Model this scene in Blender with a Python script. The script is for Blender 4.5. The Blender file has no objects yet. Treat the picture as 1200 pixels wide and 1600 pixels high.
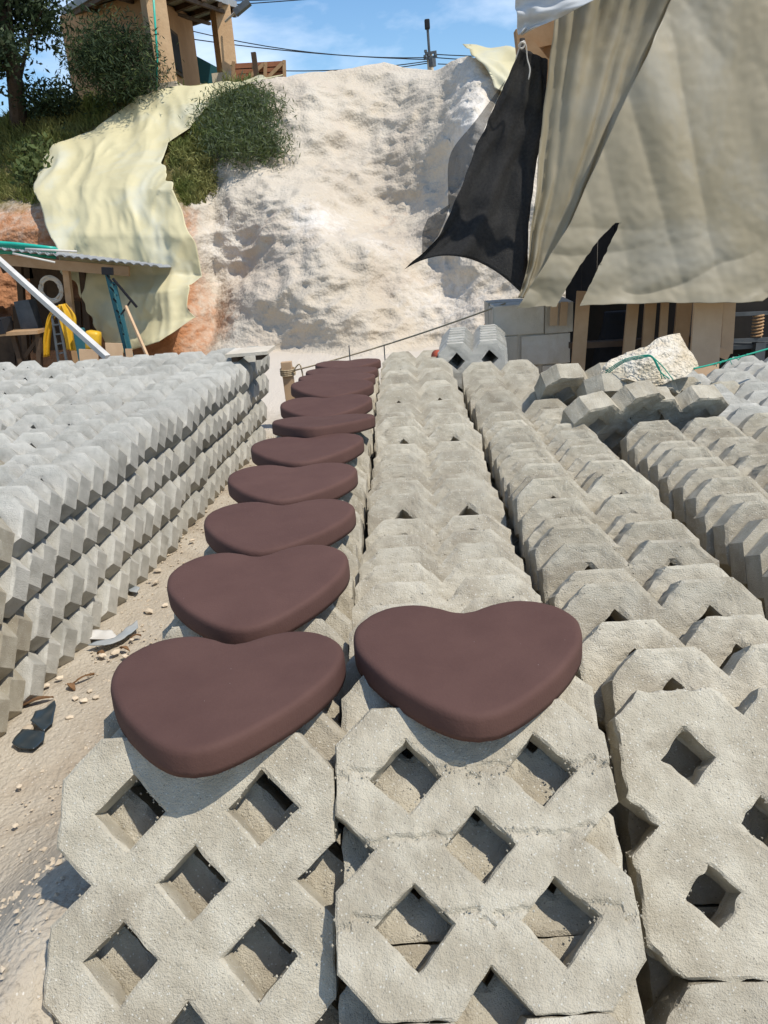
import bpy, bmesh, math, random
import numpy as np
from mathutils import Vector, Matrix, noise, Euler
rad = math.radians
random.seed(7); RNG = np.random.default_rng(7)
S = bpy.context.scene
COL = S.collection

# ------------------------------------------------------------------ camera
CAM_H = 1.4
CM = Matrix.Rotation(rad(2.27), 3, 'Z') @ Matrix.Rotation(rad(90-19.9), 3, 'X') @ Matrix.Rotation(rad(-4), 3, 'Z')
cd = bpy.data.cameras.new('camera'); cam = bpy.data.objects.new('camera', cd); COL.objects.link(cam)
cd.sensor_fit = 'VERTICAL'; cd.sensor_height = 32; cd.lens = 24
cd.clip_start = .02; cd.clip_end = 2000
cam.location = (0, 0, CAM_H); cam.rotation_euler = CM.to_euler()
S.camera = cam
C0 = Vector((0, 0, CAM_H))
def U(px, py, y=None, z=None):
    """a measured sight line, cut at a known distance (y) or height (z): a survey point in metres"""
    v = CM @ Vector(((px-600)/1200., -(py-800)/1200., -1.))
    t = (y/v.y) if y is not None else (z-CAM_H)/v.z
    return C0 + v*t
def P(p):
    q = CM.transposed() @ (Vector(p)-C0)
    if q.z > -.02: return None
    return (600+1200*q.x/-q.z, 800-1200*q.y/-q.z)

# ------------------------------------------------------------------ sky and sun
SUN = Vector((.44, -.28, .86)).normalized()
w = bpy.data.worlds.new('World'); S.world = w; w.use_nodes = True
nt = w.node_tree; nt.nodes.clear()
def N(nt, t, **k):
    n = nt.nodes.new(t)
    for a, b in k.items():
        if a == 'ins':
            for i, v in b.items(): n.inputs[i].default_value = v
        else: setattr(n, a, b)
    return n
sky = N(nt, 'ShaderNodeTexSky', sky_type='NISHITA', sun_disc=False)
sky.sun_elevation = math.asin(SUN.z); sky.sun_rotation = math.atan2(SUN.x, SUN.y)
sky.air_density = 1.1; sky.dust_density = .3; sky.ozone_density = 3.0
tc = N(nt, 'ShaderNodeTexCoord')
mp = N(nt, 'ShaderNodeMapping'); mp.inputs['Scale'].default_value = (1.0, 1.0, 2.6); mp.inputs['Location'].default_value = (.25, .1, .0)
cn = N(nt, 'ShaderNodeTexNoise', ins={'Scale': 3.2, 'Detail': 7., 'Roughness': .55, 'Distortion': .25})
cr = N(nt, 'ShaderNodeValToRGB'); cr.color_ramp.elements[0].position = .50; cr.color_ramp.elements[1].position = .80
cr.color_ramp.elements[1].color = (.8, .8, .8, 1)
mx = N(nt, 'ShaderNodeMix', data_type='RGBA'); mx.inputs['B'].default_value = (8.2, 8.6, 9.4, 1)
bg = N(nt, 'ShaderNodeBackground', ins={'Strength': .135}); out = N(nt, 'ShaderNodeOutputWorld')
L = nt.links.new
L(tc.outputs['Generated'], mp.inputs['Vector']); L(mp.outputs[0], cn.inputs['Vector']); L(cn.outputs['Fac'], cr.inputs[0])
hs = N(nt, 'ShaderNodeHueSaturation', ins={'Saturation': 1.18, 'Value': 0.98}); L(sky.outputs[0], hs.inputs['Color'])
L(cr.outputs[0], mx.inputs['Factor']); L(hs.outputs[0], mx.inputs['A']); L(mx.outputs['Result'], bg.inputs[0]); L(bg.outputs[0], out.inputs[0])
sl = bpy.data.lights.new('sun', 'SUN'); sl.energy = 3.7; sl.angle = rad(.5); sl.color = (1, .955, .88)
so = bpy.data.objects.new('sun', sl); COL.objects.link(so); so.rotation_euler = SUN.to_track_quat('Z', 'Y').to_euler()
so.location = SUN*30
S.view_settings.view_transform = 'Standard'; S.view_settings.look = 'None'; S.view_settings.exposure = 0.30; S.view_settings.gamma = 1
S.view_settings.use_curve_mapping = False
S.cycles.max_bounces = 8; S.cycles.transparent_max_bounces = 12

# ------------------------------------------------------------------ materials
def mat(name, col, col2=None, scale=8., rough=.9, bump=.0, bscale=60., bdist=.01, spec=.25, rnd=0., metal=0., trans=0., alpha=1., coord='Object', detail=5., col3=None, scale3=2., speck=None, wave=None, attr=None, ramp=(.35, .68), pits=None):
    m = bpy.data.materials.new(name); m.use_nodes = True
    nt = m.node_tree; b = nt.nodes['Principled BSDF']; l = nt.links.new
    b.inputs['Roughness'].default_value = rough; b.inputs['Specular IOR Level'].default_value = spec; b.inputs['Metallic'].default_value = metal
    tc = N(nt, 'ShaderNodeTexCoord'); vec = tc.outputs[coord]
    oi = N(nt, 'ShaderNodeObjectInfo')
    if rnd:                                   # shift the pattern from copy to copy
        va = N(nt, 'ShaderNodeVectorMath', operation='MULTIPLY_ADD'); cx = N(nt, 'ShaderNodeCombineXYZ')
        l(oi.outputs['Random'], cx.inputs[0]); l(oi.outputs['Random'], cx.inputs[1])
        l(cx.outputs[0], va.inputs[0]); va.inputs[1].default_value = (37, 91, 13); l(vec, va.inputs[2]); vec = va.outputs[0]
    c = None
    def mixc(a, bcol, fac):
        mxx = N(nt, 'ShaderNodeMix', data_type='RGBA')
        if a is None: mxx.inputs['A'].default_value = (*col, 1)
        else: l(a, mxx.inputs['A'])
        mxx.inputs['B'].default_value = (*bcol, 1); l(fac, mxx.inputs['Factor']); return mxx.outputs['Result']
    def ns(sc, lo, hi, det=detail, dist=0.):
        n = N(nt, 'ShaderNodeTexNoise', ins={'Scale': sc, 'Detail': det, 'Roughness': .6, 'Distortion': dist}); l(vec, n.inputs['Vector'])
        r = N(nt, 'ShaderNodeMapRange', ins={'From Min': lo, 'From Max': hi}); l(n.outputs['Fac'], r.inputs['Value']); return r.outputs[0]
    if col2: c = mixc(c, col2, ns(scale, *ramp))
    if col3: c = mixc(c, col3, ns(scale3, .5, .72, 5., .6))
    if attr:
        for an, ac in attr:
            a_ = N(nt, 'ShaderNodeAttribute', attribute_name=an)
            nn = ns(9., .3, .7); mu = N(nt, 'ShaderNodeMath', operation='MULTIPLY_ADD', use_clamp=True)
            l(a_.outputs['Fac'], mu.inputs[0]); mu.inputs[1].default_value = 1.7
            sb = N(nt, 'ShaderNodeMath', operation='MULTIPLY_ADD'); l(nn, sb.inputs[0]); sb.inputs[1].default_value = .7; sb.inputs[2].default_value = -.7
            l(sb.outputs[0], mu.inputs[2]); c = mixc(c, ac, mu.outputs[0])
    for speck in [q for q in (speck, pits) if q]:
        sc, amt, sc_col = speck
        vo = N(nt, 'ShaderNodeTexVoronoi', ins={'Scale': sc, 'Randomness': 1.}); l(vec, vo.inputs['Vector'])
        r = N(nt, 'ShaderNodeMapRange', ins={'From Min': amt, 'From Max': amt*.6}); l(vo.outputs['Distance'], r.inputs['Value'])
        c = mixc(c, sc_col, r.outputs[0])
    if wave:
        sc, dirn, wcol, dist = wave
        wv = N(nt, 'ShaderNodeTexWave', bands_direction=dirn, ins={'Scale': sc, 'Distortion': dist, 'Detail': 4., 'Detail Scale': 1.5}); l(vec, wv.inputs['Vector'])
        r = N(nt, 'ShaderNodeMapRange', ins={'From Min': .35, 'From Max': .95, 'To Max': .75}); l(wv.outputs['Fac'], r.inputs['Value']); c = mixc(c, wcol, r.outputs[0])
    if rnd:
        h = N(nt, 'ShaderNodeHueSaturation'); r = N(nt, 'ShaderNodeMapRange', ins={'To Min': 1-rnd, 'To Max': 1+rnd}); l(oi.outputs['Random'], r.inputs['Value'])
        l(r.outputs[0], h.inputs['Value'])
        if c is None: h.inputs['Color'].default_value = (*col, 1)
        else: l(c, h.inputs['Color'])
        c = h.outputs[0]
    if c is None: b.inputs['Base Color'].default_value = (*col, 1)
    else: l(c, b.inputs['Base Color'])
    if bump:
        n1 = N(nt, 'ShaderNodeTexNoise', ins={'Scale': bscale, 'Detail': 3., 'Roughness': .65}); l(vec, n1.inputs['Vector'])
        v1 = N(nt, 'ShaderNodeTexVoronoi', ins={'Scale': bscale*1.6}); l(vec, v1.inputs['Vector'])
        ad = N(nt, 'ShaderNodeMath', operation='MULTIPLY_ADD'); l(v1.outputs['Distance'], ad.inputs[0]); ad.inputs[1].default_value = -.35; l(n1.outputs['Fac'], ad.inputs[2])
        bp = N(nt, 'ShaderNodeBump', ins={'Strength': bump, 'Distance': bdist}); l(ad.outputs[0], bp.inputs['Height']); l(bp.outputs[0], b.inputs['Normal'])
    o = nt.nodes['Material Output']; sh = b.outputs[0]
    if trans:
        t = N(nt, 'ShaderNodeBsdfTranslucent'); ms = N(nt, 'ShaderNodeMixShader', ins={0: trans})
        if c is None: t.inputs[0].default_value = (*col, 1)
        else: l(c, t.inputs[0])
        l(sh, ms.inputs[1]); l(t.outputs[0], ms.inputs[2]); sh = ms.outputs[0]
    if alpha < 1:
        t = N(nt, 'ShaderNodeBsdfTransparent'); ms = N(nt, 'ShaderNodeMixShader', ins={0: alpha}); l(t.outputs[0], ms.inputs[1]); l(sh, ms.inputs[2]); sh = ms.outputs[0]
    l(sh, o.inputs['Surface'])
    return m
M = {}
M['paver'] = mat('paver_concrete', (.365, .32, .238), (.485, .437, .338), 11., .95, .6, 260., .006, .15, rnd=.10, speck=(120., .20, (.53, .50, .42)), col3=(.30, .258, .19), scale3=7., pits=(90., .13, (.23, .205, .16)), ramp=(.38, .62))
M['paver_pale'] = mat('paver_concrete_pale', (.405, .385, .33), (.48, .455, .392), 12., .95, .6, 170., .005, .15, rnd=.11, col3=(.30, .285, .24), scale3=5., pits=(75., .11, (.23, .22, .19)), ramp=(.38, .62))
M['heart'] = mat('brown_painted_concrete', (.104, .055, .044), (.090, .047, .038), 9., .75, .25, 160., .002, .12, rnd=.05, speck=(26., .022, (.3, .24, .22)))
M['ground'] = mat('dusty_ground', (.46, .40, .31), (.38, .32, .24), 2.2, 1., .9, 45., .012, .1, attr=[('white', (.57, .50, .41))], col3=(.30, .235, .165), scale3=1.7, speck=(70., .17, (.58, .53, .45)))
M['hill'] = mat('white_sandy_soil', (.565, .50, .405), (.49, .42, .325), .9, 1., .55, 13., .05, .08, col3=(.50, .42, .33), scale3=.55,
    attr=[('orange', (.42, .20, .10)), ('dust', (.42, .36, .285)), ('white', (.70, .65, .575)), ('soil', (.17, .145, .06))])
M['wood'] = mat('raw_wood', (.42, .27, .15), (.33, .20, .10), 5., .85, .2, 40., .004, rnd=.16)
M['wood_pale'] = mat('pale_board', (.55, .38, .23), (.48, .32, .19), 6., .85, .2, 40., .004, rnd=.12)
M['wood_dark'] = mat('weathered_dark_wood', (.10, .065, .04), (.06, .04, .027), 5., .9, .2, 30., .004, rnd=.2)
M['dark'] = mat('near_black', (.035, .03, .026), (.02, .018, .017), 4., .9)  # carries the shelter's shade as near-black boards; also the pole and window pane
M['redwood'] = mat('reddish_wood', (.36, .15, .075), (.28, .11, .055), 4., .8, rnd=.1)
M['brick'] = mat('tan_plaster_brick', (.43, .25, .13), (.37, .21, .105), 3., .9, .3, 12., .02)
M['pillar'] = mat('tan_pillar_brick', (.52, .35, .20), (.45, .29, .16), 4., .9, .3, 14., .02)
M['roofsheet'] = mat('grey_roof_sheet', (.30, .31, .31), (.22, .225, .23), 3., .7, rnd=.05)
M['steel'] = mat('grey_steel', (.11, .12, .125), (.07, .078, .085), 8., .6, metal=.3)
M['blackmetal'] = mat('black_metal', (.014, .014, .016), None, rough=.75)
M['white'] = mat('white_pvc', (.62, .59, .53), (.5, .47, .42), 6., .5)
M['green'] = mat('green_tube', (.02, .42, .30), (.015, .34, .25), 5., .35, spec=.5)
M['twine'] = mat('green_twine', (.03, .30, .20), None, rough=.8)
M['rope'] = mat('sisal_rope', (.42, .33, .21), (.30, .23, .14), 60., .95)
M['yellow'] = mat('yellow_oilskin', (.72, .42, .02), (.60, .33, .015), 5., .45, spec=.5)
M['red'] = mat('red_plastic', (.42, .085, .04), None, rough=.5)
M['teal'] = mat('blue_green_paint', (.03, .12, .14), None, rough=.6)
M['tarp'] = mat('cream_tarpaulin', (.74, .66, .40), (.66, .585, .35), 1.2, .5, .08, 14., .02, .35, trans=.22, col3=(.66, .64, .50), scale3=.9)
M['tarp_brown'] = mat('translucent_plastic_sheet', (.56, .49, .345), (.45, .385, .25), 1.1, .42, .10, 5., .02, .4, trans=.45, col3=(.57, .54, .45), scale3=.9)
M['tarp_grey'] = mat('grey_awning', (.62, .63, .62), (.54, .55, .55), 2., .5, trans=.2)
M['net'] = mat('black_shade_net', (.022, .021, .020), (.036, .034, .031), 60., .85, .8, 120., .01, alpha=.93)
M['netthin'] = mat('thin_shade_net', (.03, .03, .03), None, rough=.9, alpha=.45)
M['cement'] = mat('cement_block', (.56, .49, .385), (.46, .40, .31), 5., .95, .45, 60., .006, rnd=.10, col3=(.60, .56, .49), scale3=3.)
M['rock'] = mat('rough_limestone', (.66, .58, .45), (.50, .40, .26), 7., 1., 1., 40., .02, col3=(.72, .68, .60), scale3=5.)
M['stone'] = mat('pale_stone', (.60, .50, .37), (.52, .42, .3), 9., 1., .4, 60., .005, rnd=.2)
M['bark'] = mat('brown_bark', (.22, .12, .055), (.15, .08, .04), 12., .95, rnd=.15)
M['scrap'] = mat('dark_plastic', (.022, .034, .042), None, rough=.3, spec=.6)
M['scrapblue'] = mat('grey_blue_plastic', (.27, .295, .30), (.36, .36, .34), 8., .8)
M['grass'] = mat('grass_blades', (.14, .175, .04), (.27, .25, .09), 1.3, .8, trans=.3)
M['leaf'] = mat('bush_leaf', (.075, .11, .028), (.12, .14, .05), 3., .7, trans=.3)
M['leafgrey'] = mat('grey_green_leaf', (.14, .165, .10), (.09, .12, .055), 3., .7, trans=.25)
M['leafdark'] = mat('dark_tree_leaf', (.022, .040, .018), (.040, .060, .022), 1.5, .75, trans=.25)
M['trunk'] = mat('tree_bark', (.075, .055, .04), (.045, .033, .024), 6., .95, .4, 20., .02)

# ------------------------------------------------------------------ helpers
def link(o): COL.objects.link(o); return o
def tag(o, label=None, cat=None, group=None, kind=None):
    if label: o['label'] = label
    if cat: o['category'] = cat
    if group: o['group'] = group
    if kind: o['kind'] = kind
    return o
def mk(name, v, f, m, parent=None, smooth=False, loc=None):
    me = bpy.data.meshes.new(name); me.from_pydata([tuple(x) for x in v], [], [tuple(x) for x in f]); me.update()
    if m is not None: me.materials.append(M[m] if isinstance(m, str) else m)
    if smooth: me.polygons.foreach_set('use_smooth', [True]*len(me.polygons))
    o = link(bpy.data.objects.new(name, me))
    if parent is not None: o.parent = parent
    if loc is not None: o.location = loc
    return o
def empty(name, loc, rot=(0, 0, 0)):
    o = link(bpy.data.objects.new(name, None)); o.location = loc; o.rotation_euler = rot; o.empty_display_size = .05; return o
class MB:
    def __init__(s): s.v = []; s.f = []
    def add(s, v, f):
        k = len(s.v); s.v += [Vector(x) for x in v]; s.f += [tuple(i+k for i in q) for q in f]; return s
    def box(s, c, size, rot=None, jit=0.):
        hx, hy, hz = (x/2 for x in size); c = Vector(c)
        r = rot if rot is not None else Matrix.Identity(3)
        vs = [c + r @ Vector((sx*hx+random.uniform(-jit, jit), sy*hy+random.uniform(-jit, jit), sz*hz+random.uniform(-jit, jit))) for sx in (-1, 1) for sy in (-1, 1) for sz in (-1, 1)]
        return s.add(vs, [(0, 1, 3, 2), (4, 6, 7, 5), (0, 4, 5, 1), (2, 3, 7, 6), (0, 2, 6, 4), (1, 5, 7, 3)])
    def bar(s, a, b, wx, wy=None, up=(0, 0, 1)):
        """rectangular bar from a to b"""
        a = Vector(a); b = Vector(b); d = (b-a).normalized(); u = Vector(up)
        if abs(d.dot(u)) > .97: u = Vector((0, 1, 0))
        x = d.cross(u).normalized(); y = x.cross(d).normalized()
        r = Matrix((x, y, d)).transposed()
        return s.box((a+b)/2, (wx, wy or wx, (b-a).length), r)
    def tube(s, pts, r, seg=8, r2=None):
        pts = [Vector(p) for p in pts]; n = len(pts); vs = []; fs = []
        for i, p in enumerate(pts):
            d = (pts[min(i+1, n-1)]-pts[max(i-1, 0)]).normalized(); u = Vector((0, 0, 1)) if abs(d.z) < .9 else Vector((0, 1, 0))
            x = d.cross(u).normalized(); y = x.cross(d)
            rr = r if r2 is None else r+(r2-r)*i/(n-1)
            for k in range(seg):
                a = 2*math.pi*k/seg; vs.append(p+x*math.cos(a)*rr+y*math.sin(a)*rr)
        for i in range(n-1):
            for k in range(seg): fs.append((i*seg+k, i*seg+(k+1) % seg, (i+1)*seg+(k+1) % seg, (i+1)*seg+k))
        fs.append(tuple(range(seg))[::-1]); fs.append(tuple((n-1)*seg+k for k in range(seg)))
        return s.add(vs, fs)
    def build(s, name, m, parent=None, smooth=False, origin=None, bevel=0.):
        v = s.v
        if origin is not None: v = [x-Vector(origin) for x in v]
        o = mk(name, v, s.f, m, parent, smooth)
        if origin is not None: o.location = origin
        if bevel:
            bm = bmesh.new(); bm.from_mesh(o.data); bmesh.ops.bevel(bm, geom=bm.edges[:], offset=bevel, segments=2, affect='EDGES', profile=.6); bm.to_mesh(o.data); bm.free()
        return o
def fbm(p, o=4, g=2., a=.5):
    s = 0; k = 1; p = Vector(p)
    for _ in range(o): s += k*noise.noise(p); p = p*g+Vector((3.1, 7.7, 1.3)); k *= a
    return s
def spline(pts, n):
    """Catmull-Rom through pts"""
    P_ = [Vector(p) for p in pts]; P_ = [2*P_[0]-P_[1]]+P_+[2*P_[-1]-P_[-2]]; o = []
    segs = len(P_)-3
    for i in range(n):
        t = i/(n-1)*segs; k = min(int(t), segs-1); t -= k; a, b, c, d = P_[k:k+4]
        o.append(.5*((2*b)+(c-a)*t+(2*a-5*b+4*c-d)*t*t+(3*b-a-3*c+d)*t**3))
    return o

# ------------------------------------------------------------------ ground
G = -.06
def ground_z(x, y):
    z = G
    t = max(0., min(1., (-x-2.2)/2.))*max(0., min(1., (y-6.3)/3.)); z -= .5*t*t*(3-2*t)
    z += .05*max(0., 1-((x-.05)/.42)**2)**.5*(1 if y < 5.4 else max(0, 1-(y-5.4))) if abs(x-.05) < .42 else 0.
    if x < -.552:                                  # dust heaped against the first pavers
        a = max(0., min(1., (x+1.22)/.62)); b = max(0., min(1., (2.0-y)/1.15)); a = a*a*(3-2*a); b = b*b*(3-2*b)
        h = .50*a*b*(1 if y > .2 else max(0, 1+y-.2))
        if x > -.60: h = min(h, max(.2, .345+1.25*(y-.755))-G)
        z += h
    return z
def GU(px, py):
    z = G
    for _ in range(30): q = U(px, py, z=z); z = .5*z+.5*ground_z(q.x, q.y)
    q = U(px, py, z=z); return q
def make_ground():
    xs = np.concatenate([np.linspace(-150, -16, 8), np.linspace(-12, -3, 20), np.concatenate([np.arange(-2.8, -1.4, .035), np.arange(-1.4, -.5, .014), np.arange(-.5, 2.6, .035)]), np.linspace(2.9, 12, 20), np.linspace(16, 150, 8)])
    ys = np.concatenate([np.linspace(-60, -4, 6), np.linspace(-2, .4, 8), np.arange(.5, 6.6, .035), np.linspace(6.8, 14, 40), np.linspace(18, 400, 10)])
    v = []; f = []
    for y in ys:
        for x in xs:
            near = -3 < x < 2.7 and .4 < y < 14
            z = ground_z(x, y)
            if near: z += .012*noise.noise((x*3, y*3, 0))+.005*noise.noise((x*14, y*14, 3))+.0035*noise.noise((x*37, y*37, 5))-.012
            else: z -= .012
            v.append((x, y, z))
    nx = len(xs)
    for j in range(len(ys)-1):
        for i in range(nx-1): f.append((j*nx+i, j*nx+i+1, (j+1)*nx+i+1, (j+1)*nx+i))
    o = mk('ground', v, f, 'ground', smooth=True); at = o.data.attributes.new('white', 'FLOAT', 'POINT'); at.data.foreach_set('value', np.array([max(0., min(1., (q[1]-5.2)/2.5))*max(0., min(1., (q[0]+3.4)/1.2)) for q in v], dtype=np.float32)); tag(o, 'pale dusty ground strewn with chips between the paver stacks', 'ground', kind='structure')
make_ground()

# ------------------------------------------------------------------ hillside
def ip(x, a): return float(np.interp(x, [q[0] for q in a], [q[1] for q in a]))
BASE_Y = [(-700, 13.5), (0, 12.9), (200, 12.6), (330, 10.8), (450, 9.4), (600, 9.1), (720, 9.), (850, 8.8), (1000, 9.2), (1700, 9.2)]
CREST_Y = [(-700, 17), (0, 16.6), (200, 16.), (330, 15.6), (450, 15.6), (600, 16.2), (690, 15.4), (740, 14.), (800, 13.4), (1000, 13), (1700, 13)]
CREST_P = [(-700, 215), (-100, 195), (0, 182), (60, 172), (120, 158), (200, 150), (262, 140), (330, 128), (400, 124), (450, 125), (480, 116), (530, 113), (560, 108), (600, 101), (625, 108), (680, 110), (705, 103), (730, 93), (770, 96), (820, 105), (900, 110), (1700, 130)]
def base_py(px):
    Y = ip(px, BASE_Y); lo, hi = 300., 900.
    for _ in range(24):
        m_ = (lo+hi)/2
        p = U(px, m_, y=Y)
        if p.z > ground_z(p.x, p.y)-.08: lo = m_
        else: hi = m_
    return lo
_bp = {px: base_py(px) for px in range(-700, 1701, 20)}
_bx = sorted(_bp); _by = [_bp[k] for k in _bx]
def gauss(px, py, cx, cy, sx, sy): return math.exp(-((px-cx)/sx)**2-((py-cy)/sy)**2)
def hill(px, v, rough=True):
    b = float(np.interp(px, _bx, _by)); c = ip(px, CREST_P); py = b+(c-b)*v
    left = max(0., min(1., (330-px)/60.))
    pc = .2*(1-(1-min(v/.10, 1.))**2)+.8*v**1.15*(1-.18*math.sin(v*math.pi))
    pl = .22*v/.58 if v < .58 else .22+.78*(v-.58)/.42
    pr = pc*(1-left)+pl*left
    Y = ip(px, BASE_Y)+(ip(px, CREST_Y)-ip(px, BASE_Y))*pr
    if rough:
        amp = (1-.65*left)
        # broad forms: a slumped mound, the recess above it, the buttress and the slides
        Y += amp*(-.7*gauss(px, py, 560, 470, 90, 85)+.75*gauss(px, py, 590, 290, 95, 70)-.75*gauss(px, py, 735, 250, 55, 150)
             -.2*gauss(px, py, 400, 330, 70, 60)+.12*gauss(px, py, 330, 420, 55, 80)+.35*gauss(px, py, 670, 400, 50, 50)-.4*gauss(px, py, 500, 390, 40, 90))
    p = U(px, py, y=Y)
    if rough:
        q = Vector((p.x*.55, p.y*.55, p.z*.75))
        d = .40*fbm(q, 2)*amp
        rid = 1-abs(noise.noise(q*2.1+Vector((5, 1, 2))))
        d += .16*amp*(rid*rid-.55)
        r2 = 1-abs(noise.noise(Vector((p.x*2.6, p.y*2.6, p.z*3.4)))); d += .10*amp*(r2*r2-.5)
        d += .035*fbm((p.x*5, p.y*5, p.z*6), 3)
        lump = max(0., 1-((px-560)/170)**2)*max(0., min(1., (py-330)/60.))
        ch = noise.cell(Vector((p.x*4+noise.noise(p*3), p.y*4, p.z*5)))
        d += .012*ch*lump+.035*abs(noise.noise(p*11))-.05*abs(noise.noise(p*4.3+Vector((2, 8, 5))))-.03*abs(noise.noise(p*7.7))
        e = min(1., v*8)*(1-max(0., v-.93)/.07*.6)
        p = p+Vector((0, -.9, .35))*d*e
    return p, py
def make_hill():
    pxs = np.concatenate([np.arange(-700, -120, 20.), np.arange(-120, 860, 5.), np.arange(860, 1701, 20.)]); vs_ = np.linspace(0, 1, 230); V = []; F = []; orange = []; dust = []; white = []; soil = []
    nx = len(pxs)
    for v in vs_:
        for px in pxs:
            p, py = hill(px, v); V.append(p)
            n1 = noise.noise((px*.02, py*.02, 1)); n2 = noise.noise((px*.006, py*.009, 4))
            o_ = max(0., min(1., (345+30*n1-px)/70.))*max(0., min(1., (py-285)/50.))
            o_ *= .55+.45*max(0, min(1, (py-300)/160))
            o_ = max(o_, .55*gauss(px, py, 330, 500, 45, 45), .20*gauss(px, py, 420, 360, 60, 45), .22*gauss(px, py, 610, 340, 50, 50))
            orange.append(o_)
            dust.append(max(.85*gauss(px, py, 585, 275, 95, 62), .6*gauss(px, py, 620, 370, 55, 50), .5*gauss(px, py, 480, 455, 40, 50), .4*gauss(px, py, 600, 500, 80, 30))*(.8+.5*n1))
            white.append(max(.75*gauss(px, py, 735, 230, 38, 170), .6*gauss(px, py, 500, 350, 60, 30), .45*gauss(px, py, 700, 470, 90, 60), .5*gauss(px, py, 350, 390, 45, 70), .35*gauss(px, py, 600, 395, 70, 25)))
            edge = 330+60*max(0, min(1, (260-py)/120.))+14*n1
            soil.append(max(0., min(1., (edge-px)/30.))*max(0., min(1., (330+22*n1-py)/30.)))
    for k, (dy, dz) in enumerate([(1.2, .05), (4, .1), (10, .0), (25, -.6), (80, -4)]):
        for i, px in enumerate(pxs):
            p = V[(len(vs_)-1)*nx+i]; V.append(p+Vector((px*.0006*dy, dy, dz+.06*noise.noise((px*.02, dy, 0)))))
            orange.append(0); dust.append(.2); white.append(0); soil.append(1. if px < 420 else 0.)
    rows = len(vs_)+5
    for j in range(rows-1):
        for i in range(nx-1): F.append((j*nx+i, j*nx+i+1, (j+1)*nx+i+1, (j+1)*nx+i))
    o = mk('hillside', V, F, 'hill', smooth=True)
    for nm, a in (('orange', orange), ('dust', dust), ('white', white), ('soil', soil)):
        at = o.data.attributes.new(nm, 'FLOAT', 'POINT'); at.data.foreach_set('value', np.array(a, dtype=np.float32))
    tag(o, 'steep cut bank of white sandy soil with slumped mounds', 'hillside', kind='structure')
make_hill()
def hill_at(px, py, off=.0):
    b = float(np.interp(px, _bx, _by)); c = ip(px, CREST_P); v = (py-b)/(c-b)
    p, _ = hill(px, max(0., min(1., v)))
    return p + (C0-p).normalized()*off

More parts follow.
